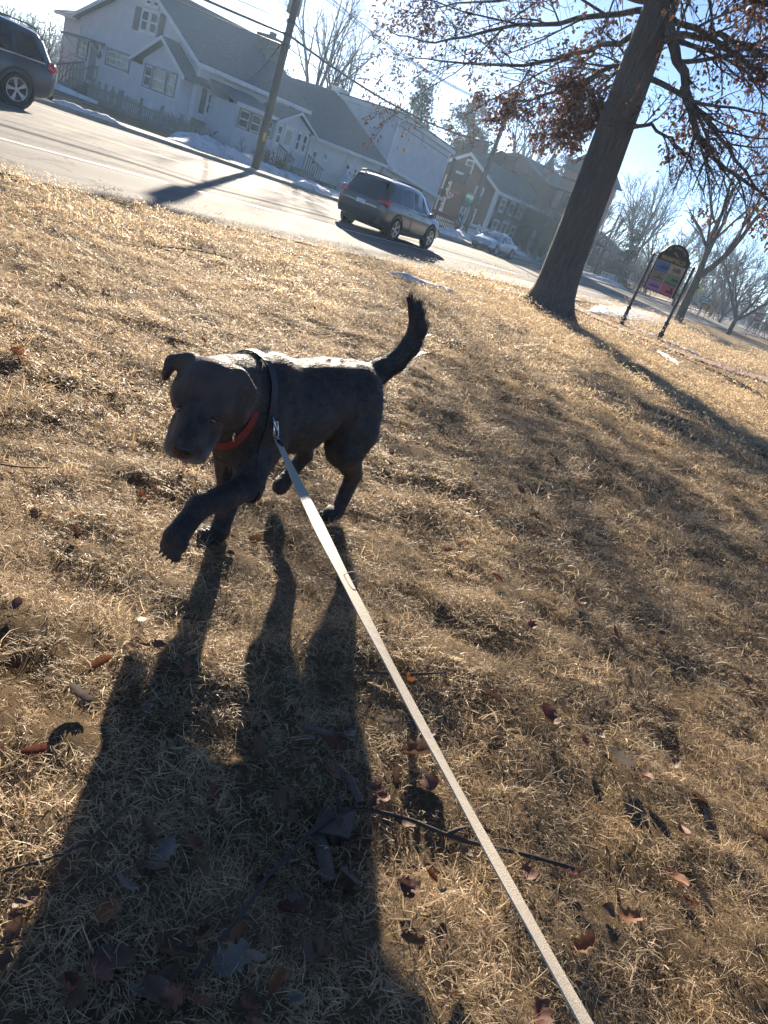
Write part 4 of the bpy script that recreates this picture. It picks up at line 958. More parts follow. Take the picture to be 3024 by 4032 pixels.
# ---- the big oak
def make_oak():
    th = thing('oak_tree', 'large pin oak with thick grey trunk and clinging brown leaves on the lawn', 'tree', (15.6, 6.95, -.1))
    tr = MB(); K = 22; prof = [(-.3, .92), (-.08, .80), (.06, .70), (.2, .61), (.4, .545), (.7, .50), (1.2, .47), (2.0, .445), (3.0, .43), (4.2, .405), (5.2, .38), (6.2, .35), (7.5, .31), (9, .26), (11, .2), (13.5, .12)]
    vs_ = []
    for z, r in prof:
        c = Vector((15.60 - .022 * z + .03 * mnoise.noise((z * .5, 0, 0)), 6.92 + .05 * max(0, z) + .05 * mnoise.noise((z * .4, 5, 0)), z - .08))
        for j in range(K):
            a = 2 * math.pi * j / K; fl = max(0, .5 - z) / .8
            rr = r * .86 * (1 + .05 * mnoise.noise((math.cos(a) * 1.4, math.sin(a) * 1.4, z * .5)) + fl * .30 * (math.sin(a * 4 + 1.1) + .5 * math.sin(a * 7)) * .6)
            vs_.append(c + Vector((math.cos(a) * rr, math.sin(a) * rr, 0)))
    n = len(prof); fs = [(i * K + j, i * K + (j + 1) % K, (i + 1) * K + (j + 1) % K, (i + 1) * K + j) for i in range(n - 1) for j in range(K)]
    tr.add(vs_, fs); tr.build('trunk', M['bark'], th, smooth=True)
    T = Tree(5); r = T.r
    cfg = dict(depth=3, kids=[(12, 15), (8, 10), (4, 5)], ang=(22, 62), len=(.30, .50), rmin=.0045, rk=.5, wander=.12, pull=(0, 0, -.02), droop=.05, t0=.12, split=.03)
    limbs = [  # start height, list of way points (low limbs that droop), radius
        ([(15.45, 7.2, 4.85), (15.88, 8.04, 4.58), (16.28, 8.99, 4.1), (16.69, 10.08, 3.85), (16.97, 10.96, 3.75)], .085),
        ([(15.4, 7.27, 5.25), (16.31, 8.74, 4.97), (16.99, 10.55, 4.57), (17.39, 12.64, 4.35), (17.4, 14.26, 4.2)], .095),
        ([(15.4, 7.35, 5.62), (16.54, 9.36, 5.56), (16.97, 11.49, 5.17), (17.37, 13.5, 4.66), (17.76, 15.38, 4.68)], .095),
        ([(15.4, 7.41, 5.75), (16.0, 9.29, 5.89), (16.45, 11.38, 5.57), (17.09, 13.86, 5.23)], .09),
        ([(15.42, 7.26, 4.45), (15.65, 7.84, 4.16), (15.93, 8.38, 3.75), (16.18, 8.77, 3.45)], .045),
        ([(15.4, 6.95, 5.5), (15.35, 6.35, 4.95), (15.5, 5.75, 4.2), (15.7, 5.15, 3.65), (16.1, 4.0, 3.3)], .17),
        ([(15.4, 6.8, 3.5), (15.25, 6.45, 3.78), (15.42, 5.9, 3.68), (15.6, 5.4, 3.4), (15.8, 4.9, 2.95)], .065),
        ([(15.4, 6.9, 5.2), (14.9, 6.2, 5.25), (15.0, 5.4, 5.3), (15.3, 4.6, 5.1), (15.7, 3.6, 4.7)], .10),
        ([(15.5, 7.0, 4.6), (15.9, 6.0, 4.4), (16.3, 5.1, 3.9), (16.9, 4.2, 3.4), (17.6, 3.4, 3.0)], .09),
        ([(15.4, 7.0, 5.8), (14.3, 6.0, 5.9), (13.4, 5.2, 5.7), (12.6, 4.5, 5.3), (11.9, 3.9, 4.9)], .11),
        ([(15.4, 7.2, 6.0), (13.9, 7.0, 6.4), (12.3, 7.0, 6.6), (11.0, 7.3, 6.5), (9.9, 7.8, 6.2)], .12),
        ([(15.5, 7.4, 6.4), (15.4, 9.0, 6.7), (15.3, 10.6, 6.7), (15.3, 12.2, 6.4), (15.2, 13.8, 6.2)], .12),
        ([(15.7, 7.2, 5.0), (16.6, 8.0, 4.9), (17.6, 8.9, 4.5), (18.6, 9.8, 4.1)], .09),
        ([(15.7, 7.1, 5.7), (16.9, 6.2, 5.7), (18.0, 5.2, 5.4), (19.1, 4.0, 5.0)], .10),
        ([(15.5, 7.4, 7.2), (15.6, 9.3, 7.6), (15.5, 11.3, 7.6), (15.2, 13.2, 7.2)], .12),
        ([(15.4, 7.3, 7.4), (14.6, 5.6, 7.8), (14.2, 3.9, 7.9), (13.9, 2.4, 7.6)], .12),
        ([(15.3, 7.4, 7.8), (13.6, 7.8, 8.2), (11.8, 8.2, 8.3), (10.0, 8.8, 8.0)], .12),
        ([(15.4, 7.5, 8.6), (16.8, 9.2, 9.2), (18.2, 10.9, 9.4)], .10), ([(15.3, 7.5, 9.4), (14.0, 6.0, 10.2), (12.8, 4.6, 10.5)], .10), ([(15.3, 7.6, 10), (13.9, 9.2, 10.8), (12.6, 10.6, 11)], .09),
        ([(15.4, 7.1, 6.5), (16.4, 5.8, 6.8), (17.6, 4.4, 6.8), (18.8, 3.0, 6.4)], .11)]
    for pts, rad in limbs:
        sp_ = smooth_path(pts, 4); sp_ = [q + (rv(r, .028) if 0 < i else Vector()) for i, q in enumerate(sp_)]; T.branch(sp_, rad * .68, rad * .12, 0, cfg)
    T.wood.build('limb', M['bark'], th, smooth=True)['kind'] = 'stuff'
    T.fine.build('twigs', M['twig'], th)['kind'] = 'stuff'
    lf = MB()
    for p, d in T.tips:
        q = mnoise.noise((p.x * .45, p.y * .45, p.z * .45))
        if r.random() > .27 + 1.1 * q: continue
        for _ in range(r.randint(2, 5)): leaf_faces(lf, r, p + rv(r, .08), d, .088)
    lf.build('leaves', M['oak_leaf'], th)['kind'] = 'stuff'
    print('oak', len(T.wood.f), len(T.fine.f), len(lf.f))
make_oak()

# ---- bare trees
def bare_tree(name, label, base, h, r0, seed, spread=.5, kids=((6, 8), (5, 6), (3, 4)), mat_='twig', lean=(0, 0, 1), leaves=0, forks=3, group=None, rmin=.012, fork_h=.3):
    th = thing(name, label, 'tree', base, group); T = Tree(seed); r = T.r
    cfg = dict(depth=3, kids=list(kids), ang=(18, 48), len=(.4, .65), rmin=rmin, rk=.55, wander=.09, pull=(0, 0, .25), t0=.22, split=r0 * .28)
    b = Vector(base); tp = T.path(b - Vector((0, 0, .2)), lean, h * fork_h + .2, 5, .03, (0, 0, .1)); T.wood.tube(tp, [r0 * 1.35, r0 * 1.05, r0, r0 * .95, r0 * .9, r0 * .85], 8)
    for k in range(forks):
        a = 6.283 * (k + r.random() * .5) / forks; d = Vector((math.cos(a) * spread, math.sin(a) * spread, 1))
        pts = T.path(tp[-1] - Vector((0, 0, .1)), d, h * (1 - fork_h) * r.uniform(.8, 1.1), 7, .07, (0, 0, .25)); T.branch(pts, r0 * .75, rmin, 0, cfg)
    w = T.wood.build('trunk', M['bark_dark'], th, smooth=True)
    T.fine.build('branches', M[mat_], th)['kind'] = 'stuff'
    if leaves:
        lf = MB()
        for p, d in T.tips:
            for _ in range(leaves):
                if r.random() < .6: leaf_faces(lf, r, p + rv(r, .15), d, .22, False)
        lf.build('leaves', M['brown_leaf'], th)['kind'] = 'stuff'
    return th
bare_tree('bare_tree', 'slim forked bare tree standing just behind the town sign', (43.8, 12.0, -.5), 10.0, .24, 21, .55, ((6, 8), (5, 7), (3, 4)), forks=3, rmin=.014, fork_h=.27)
bare_tree('bare_tree', 'low spreading bare tree on the lawn by the far white notice board', (67.6, 14.3, -.74), 7.0, .2, 22, .9, ((7, 9), (5, 7), (4, 5)), forks=4, rmin=.016, fork_h=.2, mat_='twig_red')
bare_tree('bare_tree', 'tall rounded bare maple behind the flagpole', (93.5, 34.5, -.8), 12.0, .3, 23, .42, ((7, 9), (6, 7), (3, 4)), forks=5, rmin=.02, fork_h=.26)
bare_tree('bare_tree', 'bare tree with upright twigs rising between brick house chimneys', (74, 42, -.8), 13.0, .3, 24, .4, ((6, 8), (5, 6), (3, 4)), forks=4, rmin=.02)
bare_tree('bare_tree', 'pale bare tree rising behind the low shop roof left of the sun', (46.8, 45.5, -.5), 12.5, .25, 25, .38, ((6, 8), (5, 6), (3, 4)), forks=4, rmin=.014)
bare_tree('bare_tree', 'bare tree behind the low shop chimney', (51, 47.5, -.6), 11.0, .22, 26, .4, ((6, 7), (5, 6), (3, 4)), forks=4, rmin=.014)
bare_tree('bare_tree', 'bare tree above the ridge of the gabled house', (38, 56, -.4), 11.5, .25, 27, .45, ((6, 8), (5, 6), (3, 4)), forks=4, rmin=.014)
bare_tree('bare_tree', 'brown leaved tree filling the gap left of the gabled house', (24, 55, -.3), 11.0, .3, 28, .5, ((7, 9), (6, 7), (4, 5)), 'twig_red', leaves=4, forks=5, rmin=.02, fork_h=.12)
bare_tree('bare_tree', 'thick brown tree behind the parked car at the left edge', (19, 50, -.2), 10.0, .3, 29, .6, ((7, 9), (6, 7), (4, 5)), 'twig_red', leaves=4, forks=5, rmin=.02, fork_h=.12)
for i, (x, y, h, lab) in enumerate([(90, 26, 7, 'dense brown bare tree right of the orange road sign'), (99, 22.5, 8, 'dense bare tree behind the stop sign'), (112, 27, 10, 'tall bare tree behind the white notice board'), (86, 38, 9, 'bare tree between flagpole and spruce'), (104, 42, 11, 'bare tree beyond the white benches'), (122, 20, 9, 'bare tree at the right edge far down the road'), (100, 33, 9, 'bare tree beyond the town sign, left post'), (128, 33, 11, 'faint bare tree on the skyline beyond the road signs')]):
    bare_tree('bare_tree', lab, (x, y, -.8), h, .2, 40 + i, .6, ((6, 8), (5, 7), (3, 5)), 'twig_red' if i % 2 == 0 else 'twig', forks=5, rmin=.022, fork_h=.12)

# ---- bare shrubs
def shrub(label, base, w, h, n, seed, m='twig_red', group=None):
    th = thing('bare_shrub', label, 'shrub', base, group); T = Tree(seed); r = T.r
    cfg = dict(depth=2, kids=[(5, 7), (4, 5)], ang=(15, 50), len=(.35, .6), rmin=.010, rk=.6, wander=.14, pull=(0, 0, .2), t0=.2, split=9)
    for k in range(n):
        a = r.uniform(0, 6.28); d = Vector((math.cos(a) * .45, math.sin(a) * .45, 1)); p = Vector(base) + Vector((r.uniform(-w, w) * .5, r.uniform(-w, w) * .35, -.1))
        T.branch(T.path(p, d, h * r.uniform(.7, 1.1), 5, .12, (0, 0, .1)), .028, .008, 0, cfg)
    T.fine.build('branches', M[m], th)['kind'] = 'stuff'
    return th
shrub('tall tangled brown shrub against the brownstone hall, nearest the brick house', (57.2, 28.6, -.7), 3.5, 4.6, 34, 61)
shrub('tall tangled brown shrub left of the oak trunk', (60.8, 28.2, -.7), 4.0, 5.0, 38, 62)
shrub('brown shrub at the corner of the brownstone tower', (63.4, 28.0, -.7), 2.6, 3.6, 26, 63)
shrub('bushy shrub against the wall of the shuttered house', (88, 36.0, -.8), 4, 2.2, 24, 64)
shrub('tangled brown shrub under the spruce', (84, 33.0, -.8), 5, 3.4, 40, 65)
shrub('thick brown thicket behind the town sign', (90, 30.5, -.8), 6, 3.4, 44, 66)
shrub('round brown shrub beneath the notice board tree', (104, 24, -.8), 5, 3.2, 36, 67)
shrub('scrubby brown growth behind the stop sign', (108, 19.5, -.8), 6, 3.0, 40, 68)
shrub('low brown shrub before the enclosed porch', (30.0, 31.6, -.3), 2.2, 1.0, 22, 69)
shrub('low brown shrub at the corner of the gabled house', (26.3, 34.2, -.3), 2.0, 1.0, 22, 70)
shrub('scrub behind the orange road sign', (96, 26.5, -.8), 5, 2.8, 34, 71)
shrub('brown thicket at the far right edge', (116, 16.5, -.8), 7, 3.2, 44, 72)
shrub('brown scrub behind the fence steps at the left', (24.5, 47, -.3), 4, 2.6, 40, 73)

# ---- conifers
def pine(label, base, h, rad, seed, m='needle', spruce=False, bare=.3, cat='tree'):
    th = thing('spruce_tree' if spruce else 'pine_tree', label, cat, base); r = random.Random(seed); b = Vector(base); tr = MB(); nd = MB(); wd = MB()
    tr.tube([b - Vector((0, 0, .2)), b + Vector((.1, .05, h * .5)), b + Vector((0, 0, h))], [.22, .14, .03], 8).build('trunk', M['bark'], th, smooth=True)
    rows = int(h * (2.6 if spruce else 1.8))
    for k in range(rows):
        t = bare + (1 - bare) * (k + r.random()) / rows; z = h * t
        R_ = rad * ((1 - t) ** .85 + .05) if spruce else rad * (math.sin(math.pi * min(1, (t - bare) / (1 - bare) * .78 + .2)) ** .8) * r.uniform(.55, 1.15)
        for j in range(r.randint(5, 7) if spruce else r.randint(5, 7)):
            a = r.uniform(0, 6.28); d = Vector((math.cos(a), math.sin(a), -.25 if spruce else r.uniform(.05, .5))).normalized(); p = b + Vector((0, 0, z)); e = p + d * R_
            wd.tube([p, p.lerp(e, .5) + Vector((0, 0, -.03 * R_)), e], [.03, .02, .008], 3, False)
            m_ = max(3, int(R_ * (8 if spruce else 9)))
            for q in range(m_):
                s = .25 + .75 * (q + r.random()) / m_; c = p.lerp(e, s) + rv(r, .10 + .10 * (not spruce))
                for _ in range(14 if not spruce else 9):
                    dd = (d * .5 + rv(r, .8) + Vector((0, 0, .35 if not spruce else -.2))).normalized(); L = r.uniform(.14, .34); sd = dd.cross(rv(r)).normalized() * r.uniform(.018, .04)
                    nd.add([c - sd, c + sd, c + dd * L], [(0, 1, 2)])
    wd.build('branches', M['twig'], th)['kind'] = 'stuff'; nd.build('needles', M[m], th)['kind'] = 'stuff'
    return th
pine('tall white pine behind the tall blank building, left one', (59.6, 45.8, -.7), 10.6, 2.9, 81, bare=.2)
pine('white pine with open crown behind the tall blank building, right one', (62.6, 41.9, -.7), 10.8, 2.6, 82, bare=.35)
pine('smaller pine just left of the brick house chimneys', (67.5, 44.5, -.7), 9.2, 1.9, 83, bare=.3)
pine('round headed pine behind the turret', (80.5, 40.4, -.8), 10.4, 2.0, 84, bare=.45)
pine('dark conifer behind the house chimney left of the sun', (43.5, 47.5, -.5), 7.2, 2.2, 85, bare=.1)
pine('dark conifer beside the pole behind the low shop', (46.0, 49.5, -.5), 6.6, 2.0, 86, bare=.1)
pine('dark pointed spruce beside the flagpole', (84.5, 31.4, -.8), 7.4, 2.1, 87, 'needle_dark', True, .06)
# ---- far woods that read as one mass
def far_wood():
    r = random.Random(99); mb = MB()
    for k in range(2600):
        t = r.random(); a = math.radians(-38 + 110 * t); D = r.uniform(150, 230); x, y = D * math.cos(a), D * math.sin(a); h = r.uniform(3, 8)
        p = Vector((x, y, -1)); pts = [p]
        for _ in range(3): p = p + Vector((r.gauss(0, .5), r.gauss(0, .5), h / 3)); pts.append(p)
        mb.tube(pts, [.3, .2, .12, .03], 3, False)
        for _ in range(7):
            q = pts[1].lerp(pts[3], r.random()); mb.tube([q, q + Vector((r.gauss(0, 1.3), r.gauss(0, 1.3), r.uniform(.3, 1.6)))], [.09, .02], 3, False)
    tag(mb.build('far_wood', M['twig_red']), 'bare brown wood along the skyline', 'wood', kind='stuff')
far_wood()
# ================================================================== vehicles
M['tyre'] = mat('tyre rubber', (.014, .014, .015), .85, (.03, .03, .03), 12); M['rim'] = mat('alloy rim', (.45, .46, .48), .3, metal=.9)
M['cladding'] = mat('black plastic cladding', (.018, .018, .02), .65); M['car_glass'] = glass('tinted car glass', (.012, .016, .018), .04)
M['car_glass2'] = glass('clear car glass', (.05, .065, .07), .03); M['chrome'] = mat('chrome trim', (.6, .62, .64), .15, metal=1.)
M['taillight'] = mat('red lens', (.45, .02, .02), .2, coat=1.); M['headlight'] = mat('clear lamp lens', (.55, .58, .6), .08, coat=1.); M['plate'] = mat('licence plate', (.7, .72, .74), .5, (.3, .32, .4), 30, lo=.55, hi=.6)
M['paint_slate'] = mat('slate grey car paint', (.035, .042, .052), .28, (.05, .056, .062), 2, coat=1.)
M['paint_navy'] = mat('dark blue grey car paint', (.022, .036, .062), .28, (.03, .042, .066), 2, coat=1.)
M['paint_silver'] = mat('pale blue silver car paint', (.34, .40, .46), .3, (.28, .33, .38), 2, coat=1., metal=.3)
SUV = dict(st=[(-2.30, .52, .90, .98, .72, .70, .64), (-2.26, .40, 1.00, 1.06, .84, .80, .74), (-2.14, .34, 1.05, 1.28, .90, .86, .68), (-1.98, .30, 1.06, 1.54, .92, .88, .66), (-1.80, .28, 1.06, 1.655, .93, .895, .665), (-1.2, .26, 1.05, 1.70, .935, .905, .675), (-.4, .25, 1.03, 1.71, .935, .905, .68), (.25, .25, 1.01, 1.68, .935, .90, .67), (.62, .25, 1.00, 1.60, .93, .895, .655), (1.02, .25, 1.00, 1.34, .93, .885, .69), (1.42, .26, .99, 1.05, .925, .86, .76), (1.85, .28, .95, 1.00, .91, .82, .70), (2.15, .32, .86, .92, .86, .75, .62), (2.32, .38, .70, .76, .74, .62, .5)],
    axles=(-1.33, 1.36), r=.365, side=[[(-1.92, .12), (-1.28, .10), (-1.28, .86), (-1.72, .86)], [(-1.20, .10), (-.42, .09), (-.42, .90), (-1.20, .88)], [(-.32, .09), (.78, .10), (.42, .88), (-.32, .90)]],
    rear=((-2.20, 1.10, .66), (-1.93, 1.58, .60)), front=((1.40, 1.06, .72), (.66, 1.58, .60)), seams=(-.37, .92, -1.24), belt=1.02, tail=(-2.20, .84, 1.02, .13, .24), head=(2.12, .70, .74), rails=True, plate=(-2.325, .78), bumper=.62)
SEDAN = dict(st=[(-2.30, .50, .86, .92, .70, .64, .58), (-2.24, .36, .93, .99, .82, .76, .68), (-1.95, .28, .96, 1.06, .87, .82, .64), (-1.55, .24, .95, 1.22, .885, .84, .58), (-1.05, .20, .93, 1.39, .89, .85, .56), (-.4, .18, .92, 1.435, .89, .85, .57), (.2, .18, .90, 1.40, .89, .845, .57), (.65, .18, .89, 1.25, .885, .84, .60), (1.15, .18, .87, .96, .88, .82, .70), (1.6, .20, .80, .86, .87, .79, .66), (2.0, .24, .72, .78, .83, .72, .58), (2.24, .30, .60, .66, .72, .60, .45), (2.32, .36, .52, .56, .6, .5, .4)],
    axles=(-1.36, 1.34), r=.325, side=[[(-1.62, .12), (-1.12, .10), (-1.12, .84), (-1.30, .80)], [(-1.04, .10), (-.28, .09), (-.28, .90), (-.98, .86)], [(-.18, .09), (.92, .12), (.28, .84), (-.18, .90)]],
    rear=((-1.95, 1.05, .62), (-1.10, 1.36, .54)), front=((1.12, .98, .70), (.30, 1.36, .54)), seams=(-.23, 1.0, -1.1), belt=.92, tail=(-2.16, .74, .84, .12, .10), head=(2.02, .68, .64), rails=False, plate=(2.33, .42), bumper=.45)
def car(name, label, cat, D, loc, head, paint, scale=1., steer=0., plate=True):
    th = thing(name, label, cat); st = D['st']; th['_o'] = (0, 0, 0)
    xs = [s[0] for s in st]
    def at(x, i): return float(np.interp(x, xs, [s[i] for s in st]))
    # dense loft
    X = []
    for i in range(len(xs) - 1): X += list(np.linspace(xs[i], xs[i + 1], 4, endpoint=False))
    X.append(xs[-1]); half = []
    for x in X:
        zb, zbe, zt, wl, wb, wt = (at(x, i) for i in range(1, 7)); g = min(.06, (zt - zbe) * .4)
        half.append([(0, zb), (wl * .82, zb), (wl * .97, zb + .07), (wl, zb + (zbe - zb) * .35), (wl * .995, zb + (zbe - zb) * .7), ((wl + wb) / 2, zbe - .06), (wb, zbe), (wb - (wb - wt) * .5, zbe + (zt - g - zbe) * .5), (wt, zt - g), (wt * .9, zt - g * .35), (wt * .6, zt + .008), (0, zt + .018)])
    n = len(half[0]); rows = [[(x, y, z) for y, z in h] + [(x, -y, z) for y, z in h[-2:0:-1]] for x, h in zip(X, half)]; K = len(rows[0])
    mb = MB(); mb.v = [p for r in rows for p in r]
    mb.f = [(i * K + j, i * K + (j + 1) % K, (i + 1) * K + (j + 1) % K, (i + 1) * K + j) for i in range(len(rows) - 1) for j in range(K)] + [tuple(range(K))[::-1], tuple(range((len(rows) - 1) * K, len(rows) * K))]
    body = mb.build('body', paint, th, smooth=True)
    def sp(x, t, sd, off=.006):
        zbe, zt, wb, wt = at(x, 2), at(x, 3), at(x, 5), at(x, 6); return (x, sd * (wb + (wt - wb) * t + off), zbe + (zt - .06 - zbe) * t)
    for sd in (-1, 1):
        for q in D['side']:
            pts = [sp(x, t, sd) for x, t in q]; m = MB().prism(pts, (0, -sd * .012, -.002)); m.build('side_window', M['car_glass'], th)
        tr = MB(); xa, xb = D['side'][0][0][0], D['side'][-1][1][0]; tr.tube([sp(x, .04, sd, .012) for x in np.linspace(xa - .03, xb + .04, 12)], .011, 5); tr.build('window_trim', M['chrome'], th)
        for x in D['seams']:
            MB().tube([(x, sd * (at(x, 4) + .002), at(x, 1) + .1), (x, sd * (at(x, 4) + .004), (at(x, 1) + at(x, 2)) / 2), (x, sd * (at(x, 5) + .004), at(x, 2))], .007, 4).build('door_seam', M['cladding'], th)
        for x in (-.55, .42 if D is SUV else .3): MB().box(x - .11, x + .08, sd * (at(x, 4) - .005), sd * (at(x, 4) + .03), at(x, 2) - .14, at(x, 2) - .105).build('door_handle', paint, th)
        cl = MB(); cl.box(D['axles'][0] + .45, D['axles'][1] - .45, sd * (at(0, 4) - .05), sd * (at(0, 4) + .012), at(0, 1) - .01, at(0, 1) + .12); cl.build('sill', M['cladding'], th)
        mx_ = D['side'][-1][1][0] - .02; mr = MB().ell((mx_, sd * (at(mx_, 5) + .13), at(mx_, 2) + .06), (.07, .11, .075), 10, 8); mr.bar((mx_ - .02, sd * (at(mx_, 5) - .02), at(mx_, 2) + .02), (mx_, sd * (at(mx_, 5) + .06), at(mx_, 2) + .03), .05); mr.build('mirror', paint, th, smooth=True)
        if D['rails']: MB().tube([(x, sd * .60, 1.705 + .045 * (1 if abs(x + .7) < 1.0 else 0)) for x in np.linspace(-1.8, .35, 9)], .018, 6).build('roof_rail', M['cladding'], th)
        tx, ty, tz, tw, tl = D['tail']
        t_ = MB().ell((tx + .07, sd * ty, tz), (.14, .085, tw), 12, 8); t_.ell((tx - .045, sd * (ty - .16), tz - .01), (.05, .14, tw * .7), 12, 8); t_.build('tail_light', M['taillight'], th, smooth=True)
        hx, hy, hz = D['head']; MB().ell((hx, sd * hy, hz), (.20, .11, .075), 12, 8).build('headlight', M['headlight'], th, smooth=True)
        for ax in D['axles']:
            r = D['r']; wy = at(ax, 4)
            ar = MB().lathe((ax, sd * (wy - .12), r + .02), (0, sd, 0), [(0, r + .10), (.10, r + .10), (.135, r + .07), (.135, r + .02), (.05, r + .02)], 28); ar.build('wheel_arch', M['cladding'], th, smooth=False)
            an = steer if ax > 0 else 0
            c = Vector((ax, sd * (wy - .10), r)); d = Vector((-math.sin(an) * sd, math.cos(an) * sd, 0))
            ty_ = MB().lathe(c - d * .11, d, [(0, r - .10), (.01, r - .03), (.04, r), (.20, r), (.235, r - .03), (.245, r - .105), (.2, r - .11)], 28).build('wheel', M['tyre'], th, smooth=True)
            rm = MB().lathe(c + d * .03, d, [(0, r - .11), (.09, r - .108), (.105, r - .115), (.095, r - .135), (.04, r - .14)], 28)
            rm.lathe(c + d * .06, d, [(0, .055), (.05, .055), (.06, .04)], 10)
            u = Vector((0, 0, 1)); w = d.cross(u)
            for k in range(5):
                a = 2 * math.pi * k / 5 + .3
                for da in (-.13, .13):
                    e = u * math.cos(a + da) + w * math.sin(a + da); e0 = u * math.cos(a) + w * math.sin(a); rm.bar(c + d * .105 + e0 * .04, c + d * .115 + e * (r - .125), .034, .03, up=d)
            rm.build('rim', M['rim'], ty_, smooth=False)
            MB().lathe(c + d * .02, d, [(0, r - .12), (.02, r - .12)], 24).build('brake_shadow_plate', M['cladding'], ty_)
    (xr, zr, wr), (xr2, zr2, wr2) = D['rear']; n_ = Vector((-(zr2 - zr), 0, xr2 - xr)).normalized() * .02
    MB().prism([Vector(p) + n_ for p in ((xr, -wr, zr), (xr, wr, zr), (xr2, wr2, zr2), (xr2, -wr2, zr2))], -n_ * .9).build('rear_window', M['car_glass'], th)
    (xf, zf, wf), (xf2, zf2, wf2) = D['front']; n_ = Vector(((zf2 - zf), 0, xf - xf2)).normalized() * .035
    MB().prism([Vector(p) + n_ for p in ((xf, wf, zf), (xf, -wf, zf), (xf2, -wf2, zf2), (xf2, wf2, zf2))], -n_ * .9).build('windscreen', M['car_glass2'], th)
    bz = D['bumper']
    MB().box(-2.34, -2.2, -.72, .72, .36, bz - .04).build('rear_bumper', M['cladding'], th)
    MB().box(-2.335, -2.28, -.6, .6, bz + .18, bz + .215).build('tailgate_trim', M['chrome'], th)
    gr = MB().box(2.2, 2.345, -.62, .62, .24, .46 if D is SEDAN else .62); gr.build('grille', M['cladding'], th)
    px, pz = D['plate']
    MB().box(px - .012 if px < 0 else px, px if px < 0 else px + .028, -.16, .16, pz, pz + .12).build('licence_plate', M['plate'], th)
    MB().box(-1.9, 1.9, -.7, .7, .2, .4).build('underbody', M['cladding'], th)
    th.location = loc; th.rotation_euler = (0, 0, head); th.scale = (scale,) * 3
    return th
# far lane, heading left, cut by the left edge: rear axle at x = 9.4
car('parked_car', 'dark blue grey SUV cut off by the left edge of the photo', 'car', SUV, (9.30 - 1.33 * .93, 18.47, ter(9)), math.pi, M['paint_navy'], .93)
car('passing_car', 'dark slate SUV with red tail lights driving away down the near lane', 'car', SUV, (18.02, 13.56, ter(18.0) + .004), math.radians(9), M['paint_slate'], .83)
car('approaching_car', 'pale silver saloon coming towards the viewer in the far lane', 'car', SEDAN, (38.4, 21.6, ter(38.4)), math.pi + math.radians(6), M['paint_silver'], .80)
# ================================================================== poles, wires, signs and street things
def wire(label, p, q, sag, rad, name='power_line', cat='cable', n=16, group=None):
    p, q = Vector(p), Vector(q); pts = []
    for i in range(n + 1):
        t = i / n; v = p.lerp(q, t); v.z -= sag * 4 * t * (1 - t); pts.append(v)
    o = MB().tube(pts, rad, 5).build(name, M['wire'], origin=p, smooth=True); return tag(o, label, cat, group)
P1 = Vector((22.15, 23.8, -.2)); P2 = Vector((44.47, 27.5, -.55))
# leaning street pole in front of the house
up = thing('utility_pole', 'brown wooden utility pole on the far pavement in front of the enclosed porch', 'utility pole', P1)
MB().lathe(P1 - Vector((0, 0, .2)), (0.002, 0, 1), [(0, .165), (2, .155), (5, .14), (6.75, .13)], 14).build('shaft', M['pole_wood'], up, smooth=True)
MB().box(21.2, 23.1, 23.55, 23.66, 6.2, 6.33).build('crossarm', M['pole_wood'], up)
for x in (21.3, 21.8, 22.6, 23.0): MB().lathe((x, 23.6, 6.33), (0, 0, 1), [(0, .03), (.08, .05), (.14, .03)], 8).build('insulator', M['galv'], up)
for z in (5.05, 4.62, 4.28): MB().lathe((22.15, 23.8, z), (0, 0, 1), [(-.06, .165), (.06, .165)], 12).build('cable_clamp', M['black_metal'], up)
MB().lathe((22.45, 24.15, 5.35), (0, 0, 1), [(0, .2), (.03, .25), (.75, .25), (.8, .18)], 14).build('transformer', M['galv'], up, smooth=True)
M['reflector'] = mat('yellow marker', (.55, .33, .06), .5)
MB().box(22.0, 22.12, 23.62, 23.635, .95, 1.25).build('marker', M['reflector'], up)
# second pole with the street lamp arm
u2 = thing('utility_pole', 'distant leaning utility pole with a street lamp arm above the brick house', 'utility pole', P2)
MB().lathe(P2 - Vector((0, 0, .2)), (0, 0, 1), [(0, .18), (4, .16), (8.0, .12)], 12).build('shaft', M['pole_wood'], u2, smooth=True)
am = MB(); am.tube([(44.5, 27.45, 5.15), (45.6, 27.0, 5.7), (47.0, 26.6, 6.0), (48.2, 26.3, 6.05)], [.04, .035, .03, .03], 6).bar((44.5, 27.45, 4.8), (45.6, 27.0, 5.66), .03); am.build('lamp_arm', M['galv'], u2, smooth=True)
MB().ell((48.5, 26.2, 6.0), (.35, .12, .08), 12, 6).build('lamp_head', M['black_metal'], u2, smooth=True)
for z in (6.9, 6.2): MB().lathe((44.47, 27.5, z), (0, 0, 1), [(-.06, .17), (.06, .17)], 10).build('cable_clamp', M['black_metal'], u2)
